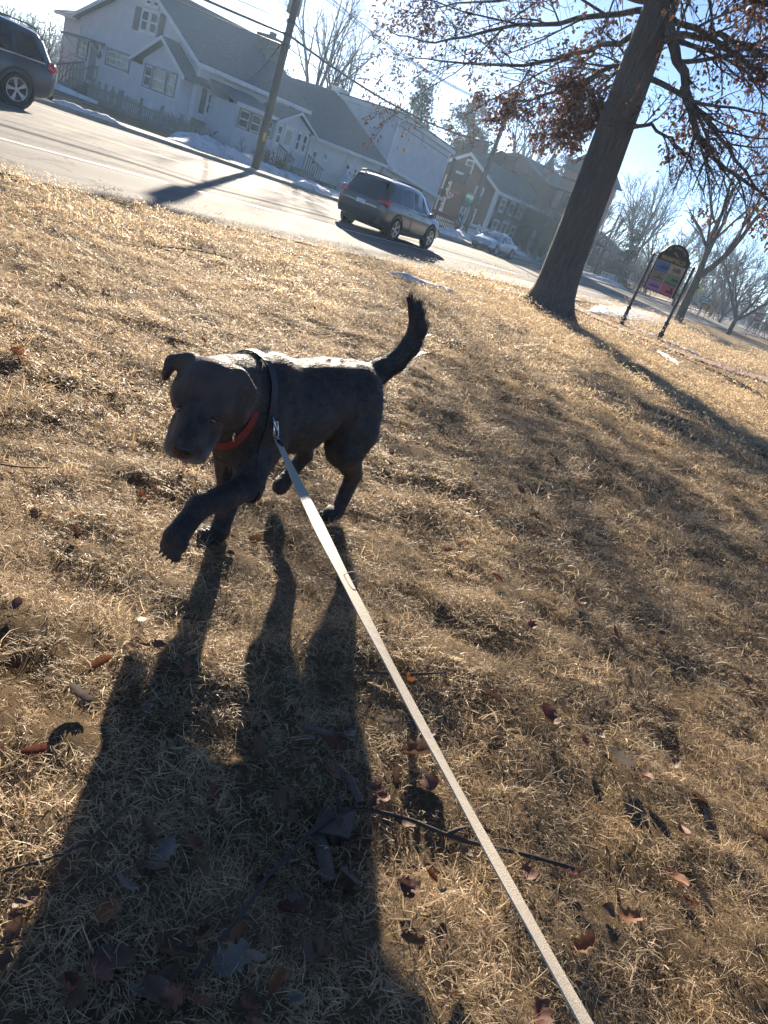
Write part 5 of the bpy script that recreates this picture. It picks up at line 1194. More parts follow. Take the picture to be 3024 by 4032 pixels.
# power and telephone lines
for k, (z1, z2, zl, rad, sag, lab) in enumerate([(5.05, 6.2, 4.75, .016, .55, 'thin cable strung between the two utility poles, upper one'), (4.65, 5.4, 4.45, .045, .6, 'thick bundled cable strung between the two utility poles'), (4.28, 5.0, 4.15, .018, .6, 'lowest thin cable strung between the two utility poles')]):
    wire(lab, P1 + Vector((0, 0, z1 + .2)), P2 + Vector((0, 0, z2 + .5)), sag, rad)
    wire(['thin cable running left from the near utility pole, upper one', 'thick bundled cable running left from the near utility pole', 'lowest thin cable running left from the near utility pole'][k], P1 + Vector((0, 0, z1 + .2)), (0, 23.4, zl + .3), .5, rad)
for k, (x, lab) in enumerate([(21.3, 'high power line crossing the sky, leftmost'), (21.8, 'high power line crossing the sky, second from left'), (22.6, 'high power line crossing the sky, third from left'), (23.0, 'high power line crossing the sky, rightmost')]):
    wire(lab, (x, 23.6, 6.46), (44.4 + .2 * (k - 1.5), 27.5, 7.2 + .08 * k), .5, .013, n=18)
wire('service cable dropping from the near pole to the gabled house', P1 + Vector((0, 0, 4.9)), (30.5, 35.1, 3.3), .3, .02)
for k, lab in enumerate(['power line running right beyond the brick house, upper one', 'power line running right beyond the brick house, lower one']): wire(lab, P2 + Vector((0, 0, 7.6 - .6 * k)), (88, 35.6, 6.1 - .5 * k), 1.0, .018)
# right hand poles, flagpole and flags
p3 = MB().lathe((88, 35.6, -1), (0, 0, 1), [(0, .16), (7.3, .11)], 10).build('utility_pole', M['pole_wood'], origin=(88, 35.6, -.8), smooth=True); tag(p3, 'dark utility pole right of the flagpole', 'utility pole')
p4 = MB().lathe((89.4, 32.1, -1), (0, 0, 1), [(0, .15), (6.2, .11)], 10).build('utility_pole', M['pole_wood'], origin=(89.4, 32.1, -.8), smooth=True); tag(p4, 'dark utility pole just left of the town sign', 'utility pole')
fp = thing('flagpole', 'white flagpole in front of the shuttered house', 'flagpole', (81.1, 34.1, -.8))
MB().lathe((81.1, 34.1, -.9), (0, 0, 1), [(0, .07), (8.3, .035)], 10).build('shaft', M['white_paint'], fp, smooth=True); MB().ell((81.1, 34.1, 7.45), .07, 10, 8).build('finial', M['galv'], fp, smooth=True)
def flag_grid(p, u, v, w, h, nx, ny, amp, seed):
    """waving cloth: corner p, along u (fly), v (hoist, downwards)"""
    p, u, v = Vector(p), Vector(u).normalized(), Vector(v).normalized(); n = u.cross(v)
    return [[p + u * (w * i / nx) + v * (h * j / ny + .12 * h * (i / nx) ** 2) + n * (amp * (i / nx) * math.sin(6.5 * i / nx + .9 * j / ny + seed)) for i in range(nx + 1)] for j in range(ny + 1)]
def flag_cells(mb, g, i0, i1, j0, j1, off=0.):
    for j in range(j0, j1):
        for i in range(i0, i1):
            q = [g[j][i], g[j][i + 1], g[j + 1][i + 1], g[j + 1][i]]; nn = (q[1] - q[0]).cross(q[3] - q[0]).normalized() * off; mb.add([x + nn for x in q], [(0, 1, 2, 3)])
M['fl_red'] = foliage('red flag cloth', (.42, .04, .05), (.38, .05, .05), .4); M['fl_white'] = foliage('white flag cloth', (.7, .68, .66), (.62, .6, .58), .4); M['fl_blue'] = foliage('blue flag cloth', (.03, .05, .14), (.04, .06, .16), .3); M['fl_black'] = foliage('black flag cloth', (.02, .02, .022), (.03, .03, .03), .2); M['fl_green'] = foliage('green banner cloth', (.12, .38, .24), (.10, .32, .20), .4)
fl = thing('national_flag', 'striped red and white flag with blue canton at the top of the flagpole', 'flag', (81.1, 34.1, 6.8))
g = flag_grid((81.05, 34.15, 7.0), (-.45, 1.1, -.42), (.02, -.02, -1), 1.75, 1.0, 14, 13, .10, .4)
for j in range(13):
    m = MB(); flag_cells(m, g, 6 if j < 7 else 0, 14, j, j + 1); m.build('stripe', M['fl_red'] if j % 2 == 0 else M['fl_white'], fl)
m = MB(); flag_cells(m, g, 0, 6, 0, 7); m.build('canton', M['fl_blue'], fl)
f2 = thing('black_flag', 'small black flag below the striped flag on the flagpole', 'flag', (81.1, 34.1, 5)); g = flag_grid((81.06, 34.16, 5.05), (-.4, 1.0, -.05), (.02, -.02, -1), .85, .55, 8, 5, .06, 1.)
m = MB(); flag_cells(m, g, 0, 8, 0, 5); m.build('cloth', M['fl_black'], f2); m = MB(); flag_cells(m, g, 3, 5, 1, 3, .01); flag_cells(m, g, 3, 5, 1, 3, -.01); m.build('emblem', M['fl_white'], f2)

# ---- lettering
def text_mesh(txt, size, origin, right, upv, mat_, parent, name, ext=.006, align='CENTER', bold=0.):
    cu = bpy.data.curves.new('t', 'FONT'); cu.body = txt; cu.size = size; cu.extrude = ext; cu.align_x = align; cu.align_y = 'CENTER'; cu.offset = bold; cu.resolution_u = 2
    to = bpy.data.objects.new('t', cu); COL.objects.link(to); dg = bpy.context.evaluated_depsgraph_get(); me = bpy.data.meshes.new_from_object(to.evaluated_get(dg))
    right, upv = Vector(right).normalized(), Vector(upv).normalized(); nn = right.cross(upv); o = Vector(origin); mb = MB()
    mb.v = [tuple(o + right * v.co.x + upv * v.co.y + nn * v.co.z) for v in me.vertices]; mb.f = [tuple(p.vertices) for p in me.polygons]
    COL.objects.unlink(to); bpy.data.objects.remove(to); bpy.data.curves.remove(cu); bpy.data.meshes.remove(me)
    return mb.build(name, mat_, parent)
# ---- the town sign
M['sign_black'] = mat('black green sign board', (.012, .016, .014), .5, (.02, .024, .02), 9); M['gold'] = mat('gold leaf lettering', (.42, .28, .11), .45, (.33, .21, .08), 12)
SA = 22.32; SG = ter(22.3) + .01
ts = thing('town_sign', 'black arched town welcome sign with six coloured pictures between two black posts', 'sign', (SA, 6.97, SG))
for y in (7.58, 6.37):
    MB().lathe((SA, y, SG - .15), (0, 0, 1), [(0, .075), (.3, .07), (.31, .085), (.36, .085), (.37, .055), (.62, .05), (.63, .068), (.68, .068), (.69, .042), (1.75, .04), (1.76, .055), (1.8, .055), (1.81, .04), (2.22, .04), (2.24, .05), (2.27, .03)], 12).build('post', M['black_metal'], ts, smooth=False)
out = [(7.44, .98), (7.44, 1.98), (7.36, 2.04), (7.30, 2.14)]
for k in range(15): a = math.pi * (.12 + .76 * k / 14); out.append((6.975 + .36 * math.cos(a), 2.02 + .30 * math.sin(a)))
out += [(6.65, 2.14), (6.59, 2.04), (6.51, 1.98), (6.51, .98)]
MB().prism([(SA + .03, y, z) for y, z in out], (-.07, 0, 0)).build('board', M['sign_black'], ts)
eg = MB().tube([(SA - .045, y, z) for y, z in out] + [(SA - .045, *out[0])], .012, 5); eg.build('moulding', mat('bronze edge', (.05, .035, .02), .5), ts)
for y0, y1 in ((7.44, 7.55), (6.51, 6.40)):
    for z in (1.12, 1.88): MB().bar((SA, y0, z), (SA, y1, z), .025).build('bracket', M['black_metal'], ts)
text_mesh('BRIMFIELD', .155, (SA - .048, 6.975, 1.905), (0, -1, 0), (0, 0, 1), M['gold'], ts, 'lettering', .004, bold=.002)
for ch, k in zip('WELCOME TO', range(10)):
    if ch == ' ': continue
    a = math.radians(148 - 116 * k / 9); r_ = .265; c = (SA - .046, 6.975 + r_ * math.cos(a) * 1.05, 2.00 + r_ * math.sin(a) * .92)
    text_mesh(ch, .075, c, (0, -math.sin(a), -math.cos(a) * -1 * -1) if False else (0, -math.sin(a), math.cos(a) * -1 * -1 if False else math.cos(a)), (0, math.cos(a), math.sin(a)), M['gold'], ts, 'letter', .004)
fe = MB().prism([(SA - .043, 7.06, 2.10), (SA - .043, 7.00, 2.105), (SA - .043, 6.89, 2.03), (SA - .043, 6.86, 1.995), (SA - .043, 6.93, 2.03)], (-.006, 0, 0)); fe.build('quill_emblem', M['gold'], ts)
PN = [((.075, .16, .33), (.03, .07, .16)), ((.36, .31, .20), (.11, .09, .06)), ((.22, .20, .14), (.08, .07, .05)), ((.15, .23, .13), (.04, .08, .05)), ((.30, .16, .33), (.11, .06, .14)), ((.42, .13, .15), (.10, .025, .03))]
for i in range(6):
    r_, c_ = divmod(i, 2); y1 = 7.385 - c_ * .415; y0 = y1 - .40; z1 = 1.80 - r_ * .268; z0 = z1 - .258
    c1, c2 = PN[i]; pm = mat('sign picture', c1, .5, tuple(.7 * a + .3 * b for a, b in zip(c1, c2)), 7, 5); dk = mat('sign picture dark', c2, .5)
    pn = MB().box(SA - .046, SA - .039, y0, y1, z0, z1).build('picture_panel', pm, ts)
    d = MB(); x = SA - .0465; W, Hh = y1 - y0, z1 - z0
    def poly(pts, d=d): d.prism([(x, y1 - u * W, z0 + v * Hh) for u, v in pts], (-.003, 0, 0))
    if i == 0: poly([(0, .35), (.3, .42), (.55, .75), (.7, .6), (1, .7), (1, .25), (.5, .15), (.3, .28)])
    if i == 1:
        poly([(.2, .45), (.3, .8), (.45, .62), (.6, .85), (.8, .7), (.85, .45), (.6, .35)])
        for u in (.25, .4, .6, .75): poly([(u, .18), (u + .06, .18), (u + .06, .45), (u, .45)])
    if i == 2: poly([(.55, .3), (.6, .3), (.6, .85), (.57, .92), (.55, .85)]); poly([(.15, .22), (.9, .22), (.85, .36), (.6, .42), (.3, .36)])
    if i == 3: poly([(.4, .5), (.5, .8), (.7, .68), (.95, .75), (.95, .45), (.6, .4)]); poly([(.05, .12), (.95, .05), (.95, .2), (.05, .25)])
    if i == 4: poly([(.1, .3), (.25, .55), (.42, .5), (.45, .85), (.5, .5), (.7, .6), (.9, .5), (.92, .3)])
    if i == 5: poly([(.4, .2), (.45, .45), (.65, .5), (.68, .85), (.85, .85), (.85, .5), (.95, .45), (.95, .2)])
    d.build('picture_print', dk, pn)
fr = MB()
for z in (1.806, .985): fr.box(SA - .05, SA - .039, 6.565, 7.39, z, z + .008)
for y in (7.386, 6.562, 6.972): fr.box(SA - .0505, SA - .0395, y, y + .008, .99, 1.81)
fr.build('picture_border', mat('pale border', (.5, .46, .36), .6), ts)

# ---- traffic signs
M['sign_yellow'] = mat('fluorescent yellow sign', (.55, .48, .03), .5); M['sign_orange'] = mat('orange sign', (.62, .25, .02), .5); M['sign_green'] = mat('green sign', (.02, .13, .07), .5); M['sign_red'] = mat('red sign', (.32, .05, .05), .6); M['sign_blk'] = mat('black print', (.012, .012, .012), .6); M['sign_white'] = mat('white sign', (.66, .67, .7), .6)
def facing(p):
    d = Vector((-Vector(p).x, -Vector(p).y, 0)).normalized(); r = Vector((-d.y, d.x, 0)); return d, r
def plate_on(th, c, poly, m, name, off=0., ext=.02):
    d, r = facing(c); c = Vector(c) + d * off; return MB().prism([c + r * u + Vector((0, 0, v)) for u, v in poly], d * ext).build(name, m, th)
DIA = lambda s: [(0, -s), (s, 0), (0, s), (-s, 0)]
def post(th, p, z1, m='galv', r=.035): MB().lathe((p[0], p[1], -1.0), (0, 0, 1), [(0, r), (z1 + 1.0, r)], 8).build('post', M[m], th, smooth=True)
z0 = -.78
s = thing('pedestrian_sign', 'yellow diamond pedestrian crossing sign high on a post beyond the town sign', 'sign', (79.15, 21.4, z0)); post(s, (79.2, 21.42), 3.1)
pd = plate_on(s, (79.1, 21.38, 1.78), DIA(.62), M['sign_yellow'], 'plate', .04)
for poly in ([(-.06, .28), (.06, .28), (.07, .40), (0, .44), (-.07, .40)], [(-.10, -.02), (.10, -.02), (.13, .24), (-.13, .24)], [(-.10, -.04), (0, -.04), (-.12, -.40), (-.22, -.40)], [(0, -.04), (.10, -.04), (.20, -.40), (.10, -.40)], [(-.13, .22), (-.24, .02), (-.20, 0), (-.08, .16)], [(.13, .22), (.25, .04), (.21, .02), (.08, .16)]): plate_on(s, (79.1, 21.38, 1.78), poly, M['sign_blk'], 'symbol', .062, .006)
plate_on(s, (79.0, 21.6, .92), [(-.42, -.26), (.42, -.26), (.42, .26), (-.42, .26)], M['sign_yellow'], 'arrow_plate', .04)
plate_on(s, (79.0, 21.6, .92), [(.25, .06), (.0, .06), (.0, .16), (-.26, -.02), (0, -.18), (0, -.08), (.25, -.08)], M['sign_blk'], 'arrow', .062, .006)
s = thing('warning_sign', 'small orange diamond at the foot of the pedestrian sign', 'sign', (79.6, 21.9, z0)); post(s, (79.7, 21.92), .45); plate_on(s, (79.6, 21.9, -.05), DIA(.3), M['sign_orange'], 'plate', .03)
s = thing('street_name_sign', 'green direction sign on a dark post right of the pedestrian sign', 'sign', (79.45, 20.25, z0)); post(s, (79.5, 20.26), 1.3, 'black_metal', .05)
plate_on(s, (79.4, 20.25, 1.05), [(-.45, -.36), (.45, -.36), (.45, .36), (-.45, .36)], M['sign_green'], 'plate', .05)
for u, v in ((-.22, .12), (.12, .12), (-.1, -.14), (.2, -.14)): plate_on(s, (79.4, 20.25, 1.05), [(u - .12, v - .05), (u + .12, v - .05), (u + .12, v + .05), (u - .12, v + .05)], M['sign_white'], 'print', .072, .005)
plate_on(s, (79.35, 20.85, .95), [(-.22, -.34), (.22, -.34), (.22, .34), (-.22, .34)], mat('pale red notice', (.5, .36, .34), .6), 'notice_plate', .05)
s = thing('roadworks_sign', 'orange diamond road sign with black figure low beside the green sign', 'sign', (79.6, 19.7, z0)); post(s, (79.65, 19.7), .7); plate_on(s, (79.58, 19.68, .55), DIA(.55), M['sign_orange'], 'plate', .04)
plate_on(s, (79.58, 19.68, .55), [(-.10, -.3), (.02, -.3), (.06, -.05), (.22, -.1), (.25, -.02), (.08, .12), (.06, .3), (-.06, .3), (-.08, .05), (-.2, -.05), (-.18, -.12), (-.05, -.06)], M['sign_blk'], 'symbol', .062, .006)
s = thing('stop_sign', 'faded red stop sign on a leaning post at the far right', 'sign', (82.5, 15.9, z0)); MB().tube([(82.5, 15.95, -.9), (82.5, 15.62, 1.6)], .04, 8).build('post', M['galv'], s)
plate_on(s, (82.5, 15.68, 1.24), [(.42 * math.cos(math.pi / 8 + k * math.pi / 4), .42 * math.sin(math.pi / 8 + k * math.pi / 4)) for k in range(8)], M['sign_red'], 'plate', .05)
d, r_ = facing((82.5, 15.68, 0)); text_mesh('STOP', .3, Vector((82.5, 15.68, 1.24)) + d * .075, -r_ if False else r_, (0, 0, 1), M['sign_white'], s, 'lettering', .003)
s = thing('notice_board', 'large white notice board on two white posts behind the low spreading tree', 'sign', (120, 26.7, z0))
for y, z in ((27.44, .2), (25.4, .9)): MB().box(119.9, 120.1, y - .09, y + .09, -1, z + .6).build('post', M['white_paint'], s)
MB().box(119.88, 120.0, 25.7, 27.5, .0, 1.55).build('board', M['sign_white'], s)
for k in range(4): MB().box(119.86, 119.879, 26.0 + .1 * (k % 2), 27.2, 1.25 - .3 * k, 1.38 - .3 * k).build('print', mat('grey print', (.25, .28, .36), .7), s)
# ---- benches, low fence, mailbox, umbrella, banner, flags by the brick house
def bench(label, x, y, w=1.6):
    th = thing('bench', label, 'bench', (x, y, z0)); dx = Vector((.35, -.94, 0)).normalized(); o = Vector((x, y, z0)); nrm = Vector((-dx.y, dx.x, 0))
    if nrm.x > 0: nrm = -nrm
    for k in range(2): MB().bar(o + dx * (w * k) + nrm * .0 + Vector((0, 0, 0)), o + dx * (w * k) + Vector((0, 0, .95)), .08).build('leg', M['white_paint'], th); MB().bar(o + dx * (w * k) + nrm * .5, o + dx * (w * k) + nrm * .5 + Vector((0, 0, .45)), .08).build('leg', M['white_paint'], th)
    MB().obox(o + dx * w / 2 + nrm * .25 + Vector((0, 0, .45)), dx * w / 2, nrm * .27, Vector((0, 0, .03))).build('seat', M['white_paint'], th)
    for z in (.62, .92): MB().bar(o + Vector((0, 0, z)), o + dx * w + Vector((0, 0, z)), .05, .08).build('rail', M['white_paint'], th)
    for k in range(1, 5): MB().bar(o + dx * (w * k / 5) + Vector((0, 0, .6)), o + dx * (w * k / 5) + Vector((0, 0, .92)), .06).build('slat', M['white_paint'], th)
    return th
bench('white slatted bench in front of the spruce beyond the road', 81.3, 32.0, 1.7); bench('white bench right of the slatted bench, half hidden behind the sign post', 88.5, 32.2, 1.5); bench('white bench at the foot of the large notice board', 120.4, 25.0, 1.6)
def low_fence(label, p0, p1, n, h, m, name='railing'):
    th = thing(name, label, 'fence', (*p0, ter(p0[0]))); a, b = Vector((*p0, ter(p0[0]))), Vector((*p1, ter(p1[0])))
    for k in range(n + 1): q = a.lerp(b, k / n); MB().bar(q - Vector((0, 0, .1)), q + Vector((0, 0, h)), .035 if n > 6 else .07).build('baluster', m, th)
    for z in (.15, h * .6, h): MB().bar(a + Vector((0, 0, z)), b + Vector((0, 0, z)), .05).build('rail', m, th)
low_fence('black iron railing on the snow bank in front of the brick house', (39.6, 26.6), (45.0, 28.6), 12, .95, M['black_metal'])
low_fence('white picket railing at the foot of the flagpole', (79.5, 33.9), (80.8, 33.2), 8, .9, M['white_paint'])
for k in range(3):
    pass
wf = thing('board_fence', 'white horizontal board fence behind the banner by the brick house', 'fence', (50, 29.8, -.6))
for z in (-.35, .0, .35): MB().box(47.5, 54.5, 29.78, 29.83, z - .10, z + .10).build('board', M['white_paint'], wf)
for x in (47.6, 50, 52.4, 54.4): MB().box(x - .06, x + .06, 29.84, 29.94, -1, .55).build('post', M['white_paint'], wf)
bn = thing('banner', 'tall green white and red feather banner with vertical letters beside a dark post', 'banner', (44.3, 27.3, -.5))
bx, by = 43.9, 27.75
g = [[Vector((bx + (-.02 + .05 * math.sin(j * .9)), by - .02 + (-1) * (i / 4 - .5) * (.50 - .12 * (j < 2) - .30 * (j > 10) * (j - 10) / 3), 2.05 - j * .185 - .05 * i / 4)) for i in range(5)] for j in range(14)]
for j0, j1, mm in ((0, 4, 'fl_green'), (4, 10, 'fl_white'), (10, 13, 'fl_red')): m = MB(); flag_cells(m, g, 0, 4, j0, j1); m.build('cloth_panel', M[mm], bn)
for ch, z in zip('DINNE', (1.45, 1.05, .65, .28, -.08)): text_mesh(ch, .46, (bx - .09, by - .05, z), (0, -1, 0), (0, 0, 1), M['sign_blk'], bn, 'letter', .004, bold=.012)
MB().lathe((44.0, 28.05, -.8), (0, 0, 1), [(0, .02), (3.0, .015)], 6).build('rod', M['black_metal'], bn)
of = thing('open_flag', 'small red and white flag with a big letter O in front of the brick house', 'flag', (51.5, 34.3, 1.5))
A_ = Vector((51.5, 34.6, 2.0)); MB().prism([A_, A_ + Vector((0, -1.15, .0)), A_ + Vector((0, -.35, -.62)), A_ + Vector((0, -.02, -.35))], (.01, 0, 0)).build('cloth', M['fl_white'], of); MB().prism([A_ + Vector((-.004, 0, .005)), A_ + Vector((-.004, -1.16, .005)), A_ + Vector((-.004, -.80, -.28)), A_ + Vector((-.004, -.68, -.12))], (.002, 0, 0)).build('red_field', M['fl_red'], of)
text_mesh('O', .48, A_ + Vector((-.012, -.36, -.20)), (0, -1, .1), (0, .1, 1), M['fl_blue'], of, 'letter', .003, bold=.012); MB().bar(A_ + Vector((.03, .1, .02)), A_ + Vector((.03, -1.2, .02)), .03).build('rod', M['galv'], of)
hs = thing('hanging_sign', 'dark shop sign board on the corner post left of the brick house', 'sign', (49.0, 33.2, -.6)); MB().box(48.95, 49.1, 33.1, 33.3, -1, 4.1).build('post', M['black_metal'], hs); MB().box(48.98, 49.04, 31.6, 33.08, 2.6, 3.9).build('board', M['sign_black'], hs); MB().box(48.96, 48.978, 32.0, 32.7, 3.2, 3.35).build('print', M['sign_white'], hs)
d_ = thing('wall_sign', 'small pale sign board hanging at the brick house wall above the banner', 'sign', (52.3, 32.6, 2)); MB().box(52.2, 52.26, 31.9, 33.1, 1.75, 2.35).build('board', M['trim_grey'], d_); MB().box(52.18, 52.198, 32.1, 32.9, 1.9, 2.2).build('print', M['sign_white'], d_)
# string of small lights between brick house and tower
sl_ = thing('string_light', 'string of small bulbs sagging from the brick house gable to the oak trunk', 'string light', (52.5, 30.6, 4)); q0, q1 = Vector((52.3, 30.6, 3.5)), Vector((64.1, 29.5, 3.6))
pts = [q0.lerp(q1, t / 20) - Vector((0, 0, .9 * 4 * (t / 20) * (1 - t / 20) * .35)) for t in range(21)]; MB().tube(pts, .012, 4).build('cord', M['wire'], sl_)
for t in range(1, 20): MB().ell(pts[t] - Vector((0, 0, .05)), (.035, .035, .05), 6, 5).build('bulb', M['headlight'], sl_)
sl2 = thing('string_light', 'short string of bulbs from the tall white building to the brick house gable window', 'string light', (49.5, 33.5, 3.8)); q0, q1 = Vector((49.2, 33.3, 3.9)), Vector((52.5, 34.2, 4.4))
pts = [q0.lerp(q1, t / 10) - Vector((0, 0, .25 * 4 * (t / 10) * (1 - t / 10))) for t in range(11)]; MB().tube(pts, .012, 4).build('cord', M['wire'], sl2)
for t in range(1, 10): MB().ell(pts[t] - Vector((0, 0, .05)), (.035, .035, .05), 6, 5).build('bulb', M['headlight'], sl2)
mbx = thing('mailbox', 'grey mailbox with snow on a post in front of the low shop', 'mailbox', (38.9, 31.6, -.45)); MB().box(38.85, 38.97, 31.55, 31.67, -.6, .35).build('post', M['wood_grey'], mbx)
bxm = MB().box(38.6, 39.15, 31.35, 31.85, .35, .6); bxm.prism([(38.6, 31.35, .602), (38.6, 31.4, .74), (38.6, 31.52, .82), (38.6, 31.68, .82), (38.6, 31.8, .74), (38.6, 31.85, .602)], (.55, 0, 0)); bxm.build('box', M['trim_grey'], mbx); MB().ell((38.87, 31.6, .82), (.28, .25, .07), 10, 6).build('snow_cap', M['snow'], mbx, smooth=True)
um = thing('patio_umbrella', 'closed patio umbrella in a pale blue cover in front of the low shop', 'umbrella', (37.2, 32.3, -.4)); MB().lathe((37.2, 32.3, -.45), (0, 0, 1), [(0, .34), (.1, .36), (.5, .33), (1.0, .24), (1.35, .12), (1.45, .05)], 12).build('cover', mat('pale blue cover', (.36, .42, .52), .8, (.30, .36, .45), 4), um, smooth=True); MB().lathe((37.2, 32.3, .98), (0, 0, 1), [(0, .10), (.08, .11), (.22, .02), (.3, .015)], 8).build('finial', M['black_metal'], um)
le = MB()
wr = thing('wreath', 'round lit wreath on the front wall of the low shop', 'wreath', (38.0, 33.0, .7)); MB().tube([(38.1 + .22 * math.cos(a), 33.02, .65 + .22 * math.sin(a)) for a in np.linspace(0, 6.283, 17)], .05, 6).build('ring', M['needle_dark'], wr)
for k in range(9): a = 6.283 * k / 9; MB().ell((38.1 + .2 * math.cos(a), 32.95, .65 + .2 * math.sin(a)), .03, 6, 5).build('bulb', M['headlight'], wr)
pk = thing('pink_notice', 'pink and white notice at the foot of the side steps', 'notice', (25.6, 44.9, -.3)); MB().box(25.6, 25.66, 44.86, 44.94, -.4, .9).build('post', M['wood_grey'], pk); MB().box(25.56, 25.598, 44.7, 45.1, .3, .85).build('panel', mat('pink panel', (.55, .25, .33), .7, (.6, .5, .5), 9), pk)
# ================================================================== leash and litter on the grass
M['leash'] = mat('worn white leash webbing', (.47, .415, .33), .6, (.40, .355, .285), 120, 4, .35, 420, stretch=(1, 1, 1), dist=.004)
ls = thing('leash', 'taut off white dog leash running from the harness to the lower right edge', 'leash', (1.69, 1.44, .5))
ring = Vector((1.690, 1.464, .520)); L0 = Vector((1.668, 1.405, .484)); L1 = Vector((.80, -.08, .49)); ext = (L1 - L0) * 1.35 + L0
pts = []; N = 60
for i in range(N + 1):
    t = i / N; p = L0.lerp(ext, t); p.z -= .035 * 4 * t * (1 - t); pts.append(p)
WID = .034; want = lambda t: np.interp(t, [0, .06, .13, .2, .3, .42, .56, .74, 1], [5, 6, 9, 11, 9.5, 8, 7.5, 9.5, 12])   # how far each stretch is turned flat
sb = MB(); v = []; f = []
for i, p in enumerate(pts):
    t = i / N; d = (pts[min(i + 1, N)] - pts[max(i - 1, 0)]).normalized(); view = (p - Vector((0, 0, CAM_H))); dep = view.length; s = d.cross(view.normalized()).normalized(); n = s.cross(d)
    a = math.acos(min(1, float(want(t)) * dep / (740 * WID))) + .04 * math.sin(t * 47); u = s * math.cos(a) + n * math.sin(a); w = u.cross(d)
    for su, sw in ((-1, -1), (1, -1), (1, 1), (-1, 1)): v.append(p + u * su * WID / 2 + w * sw * .0013)
for i in range(N):
    for k in range(4): f.append((4 * i + k, 4 * i + (k + 1) % 4, 4 * i + 4 + (k + 1) % 4, 4 * i + 4 + k))
sb.v = [tuple(p) for p in v]; sb.f = f; sb.build('strap', M['leash'], ls)
dl_ = (L1 - L0).normalized(); pk = pts[int(N * .31)]; MB().tube(smooth_path([pk, pk + Vector((.014, -.012, .014)), pk + Vector((.026, -.022, .008)), pk + Vector((.022, -.022, -.008)), pk + Vector((.008, -.012, -.012)), pk + dl_ * .02], 4), .0011, 5).build('frayed_loop', M['leash'], ls, smooth=True)
dl = (L1 - L0).normalized(); 
def torus(mb, c, ax, R_, r_, a0=0, a1=6.2832, k=22):
    ax = Vector(ax).normalized(); u = ax.orthogonal().normalized(); w = ax.cross(u); mb.tube([Vector(c) + (u * math.cos(a) + w * math.sin(a)) * R_ for a in np.linspace(a0, a1, k)], r_, 8); return mb
cl = MB().tube([L0 - dl * .028, L0 - dl * .02, L0 - dl * .005], [.006, .009, .009], 10); cl.tube([L0 - dl * .028, L0 - dl * .038 + Vector((.008, 0, .006)), ring + Vector((.007, -.01, .0)), ring + Vector((0, -.012, .010)), ring + Vector((-.008, -.006, .002)), L0 - dl * .032 + Vector((-.007, 0, 0))], .0035, 8)
cl.build('snap_clip', M['steel'], ls, smooth=True); MB().lathe(L0 - dl * .004, dl, [(0, .008), (.022, .012), (.03, .010)], 10).build('end_sleeve', M['webbing'], ls)
rg = torus(MB(), ring, (.75, -.45, .5), .021, .0033); rg.build('harness_ring', M['steel'], DOG, smooth=True)
rg2 = torus(MB(), Vector((1.560, 1.487, .468)), (.6, -.7, .3), .017, .0026, 2.4, 6.6, 14); rg2.build('collar_ring', M['steel'], DOG, smooth=True)
# ---- fallen leaves
LM = {k: foliage('fallen leaf ' + k, a, b, .22, .65) for k, a, b in (('brown', (.10, .055, .032), (.19, .11, .065)), ('orange', (.19, .07, .025), (.30, .125, .05)), ('grey', (.13, .105, .082), (.23, .195, .16)), ('red', (.13, .045, .03), (.22, .085, .055)))}
def leaf_mesh(seed, oval=False):
    r = random.Random(seed); L = .105; n = 11; v = []; f = []; bend = r.uniform(.4, 1.7); fold = r.uniform(.25, 1.05); tw_ = r.gauss(0, .5); ang = 0; p = Vector((-L / 2, 0, 0)); cz = []
    for i in range(n):
        t = i / (n - 1)
        if oval: w = .33 * math.sin(math.pi * min(1, .06 + .94 * t)) ** .8
        else: w = (.10 + .34 * abs(math.sin(math.pi * (t * 3.4 + .15))) * math.sin(math.pi * (.12 + .8 * t)) ** .7) * (1 if t < .97 else .1)
        w *= L; a = fold + tw_ * t; 
        for s in (-1, -.5, 0, .5, 1):
            v.append((p.x, s * w * math.cos(a * abs(s)), p.z + abs(s) * w * math.sin(a) * .8 + r.gauss(0, .0012)))
        ang = -bend * .5 + bend * t; p = p + Vector((math.cos(ang), 0, math.sin(ang))) * L / n
    for i in range(n - 1):
        for k in range(4): f.append((i * 5 + k, i * 5 + k + 1, i * 5 + 6 + k, i * 5 + 5 + k))
    o = len(v); v += [(-L / 2, -.001, 0), (-L / 2, .001, 0), (-L * .78, .0, .004)]; f.append((o, o + 1, o + 2))
    zm = min(q[2] for q in v); me = bpy.data.meshes.new('fallen_leaf'); me.from_pydata([(x, y, z - zm * .6) for x, y, z in v], [], f); me.polygons.foreach_set('use_smooth', [True] * len(f)); return me
LEAF = [leaf_mesh(s) for s in range(7)] + [leaf_mesh(50 + s, True) for s in range(5)]
LMESH = {}
for k in LM:
    LMESH[k] = []
    for me in LEAF: c = me.copy(); c.materials.append(LM[k]); LMESH[k].append(c)
def put_leaf(x, y, kind, mi, sc, rz, label, group=None, lift=.030, tilt=None):
    o = bpy.data.objects.new('fallen_leaf', LMESH[kind][mi]); COL.objects.link(o); o.location = (x, y, gz(x, y) + lift); sc *= .70; o.scale = (sc,) * 3
    o.rotation_euler = (tilt if tilt is not None else R.gauss(0, .35), R.gauss(0, .35), rz); return tag(o, label, 'leaf', group)
put_leaf(.87, 1.09, 'grey', 2, 1.1, 2.0, 'pale upside down oak leaf lit by the sun at the left, half way down', lift=.04)
put_leaf(.80, .65, 'grey', 4, .8, .6, 'curled lobed pale leaf in the dog shadow, lower left', lift=.03)
put_leaf(1.14, .76, 'brown', 8, 1.2, 1.1, 'flat dark brown leaf lying in the dog shadow below its forelegs')
put_leaf(1.37, .66, 'grey', 9, .9, .2, 'small pale oval leaf in the dog shadow near its right edge')
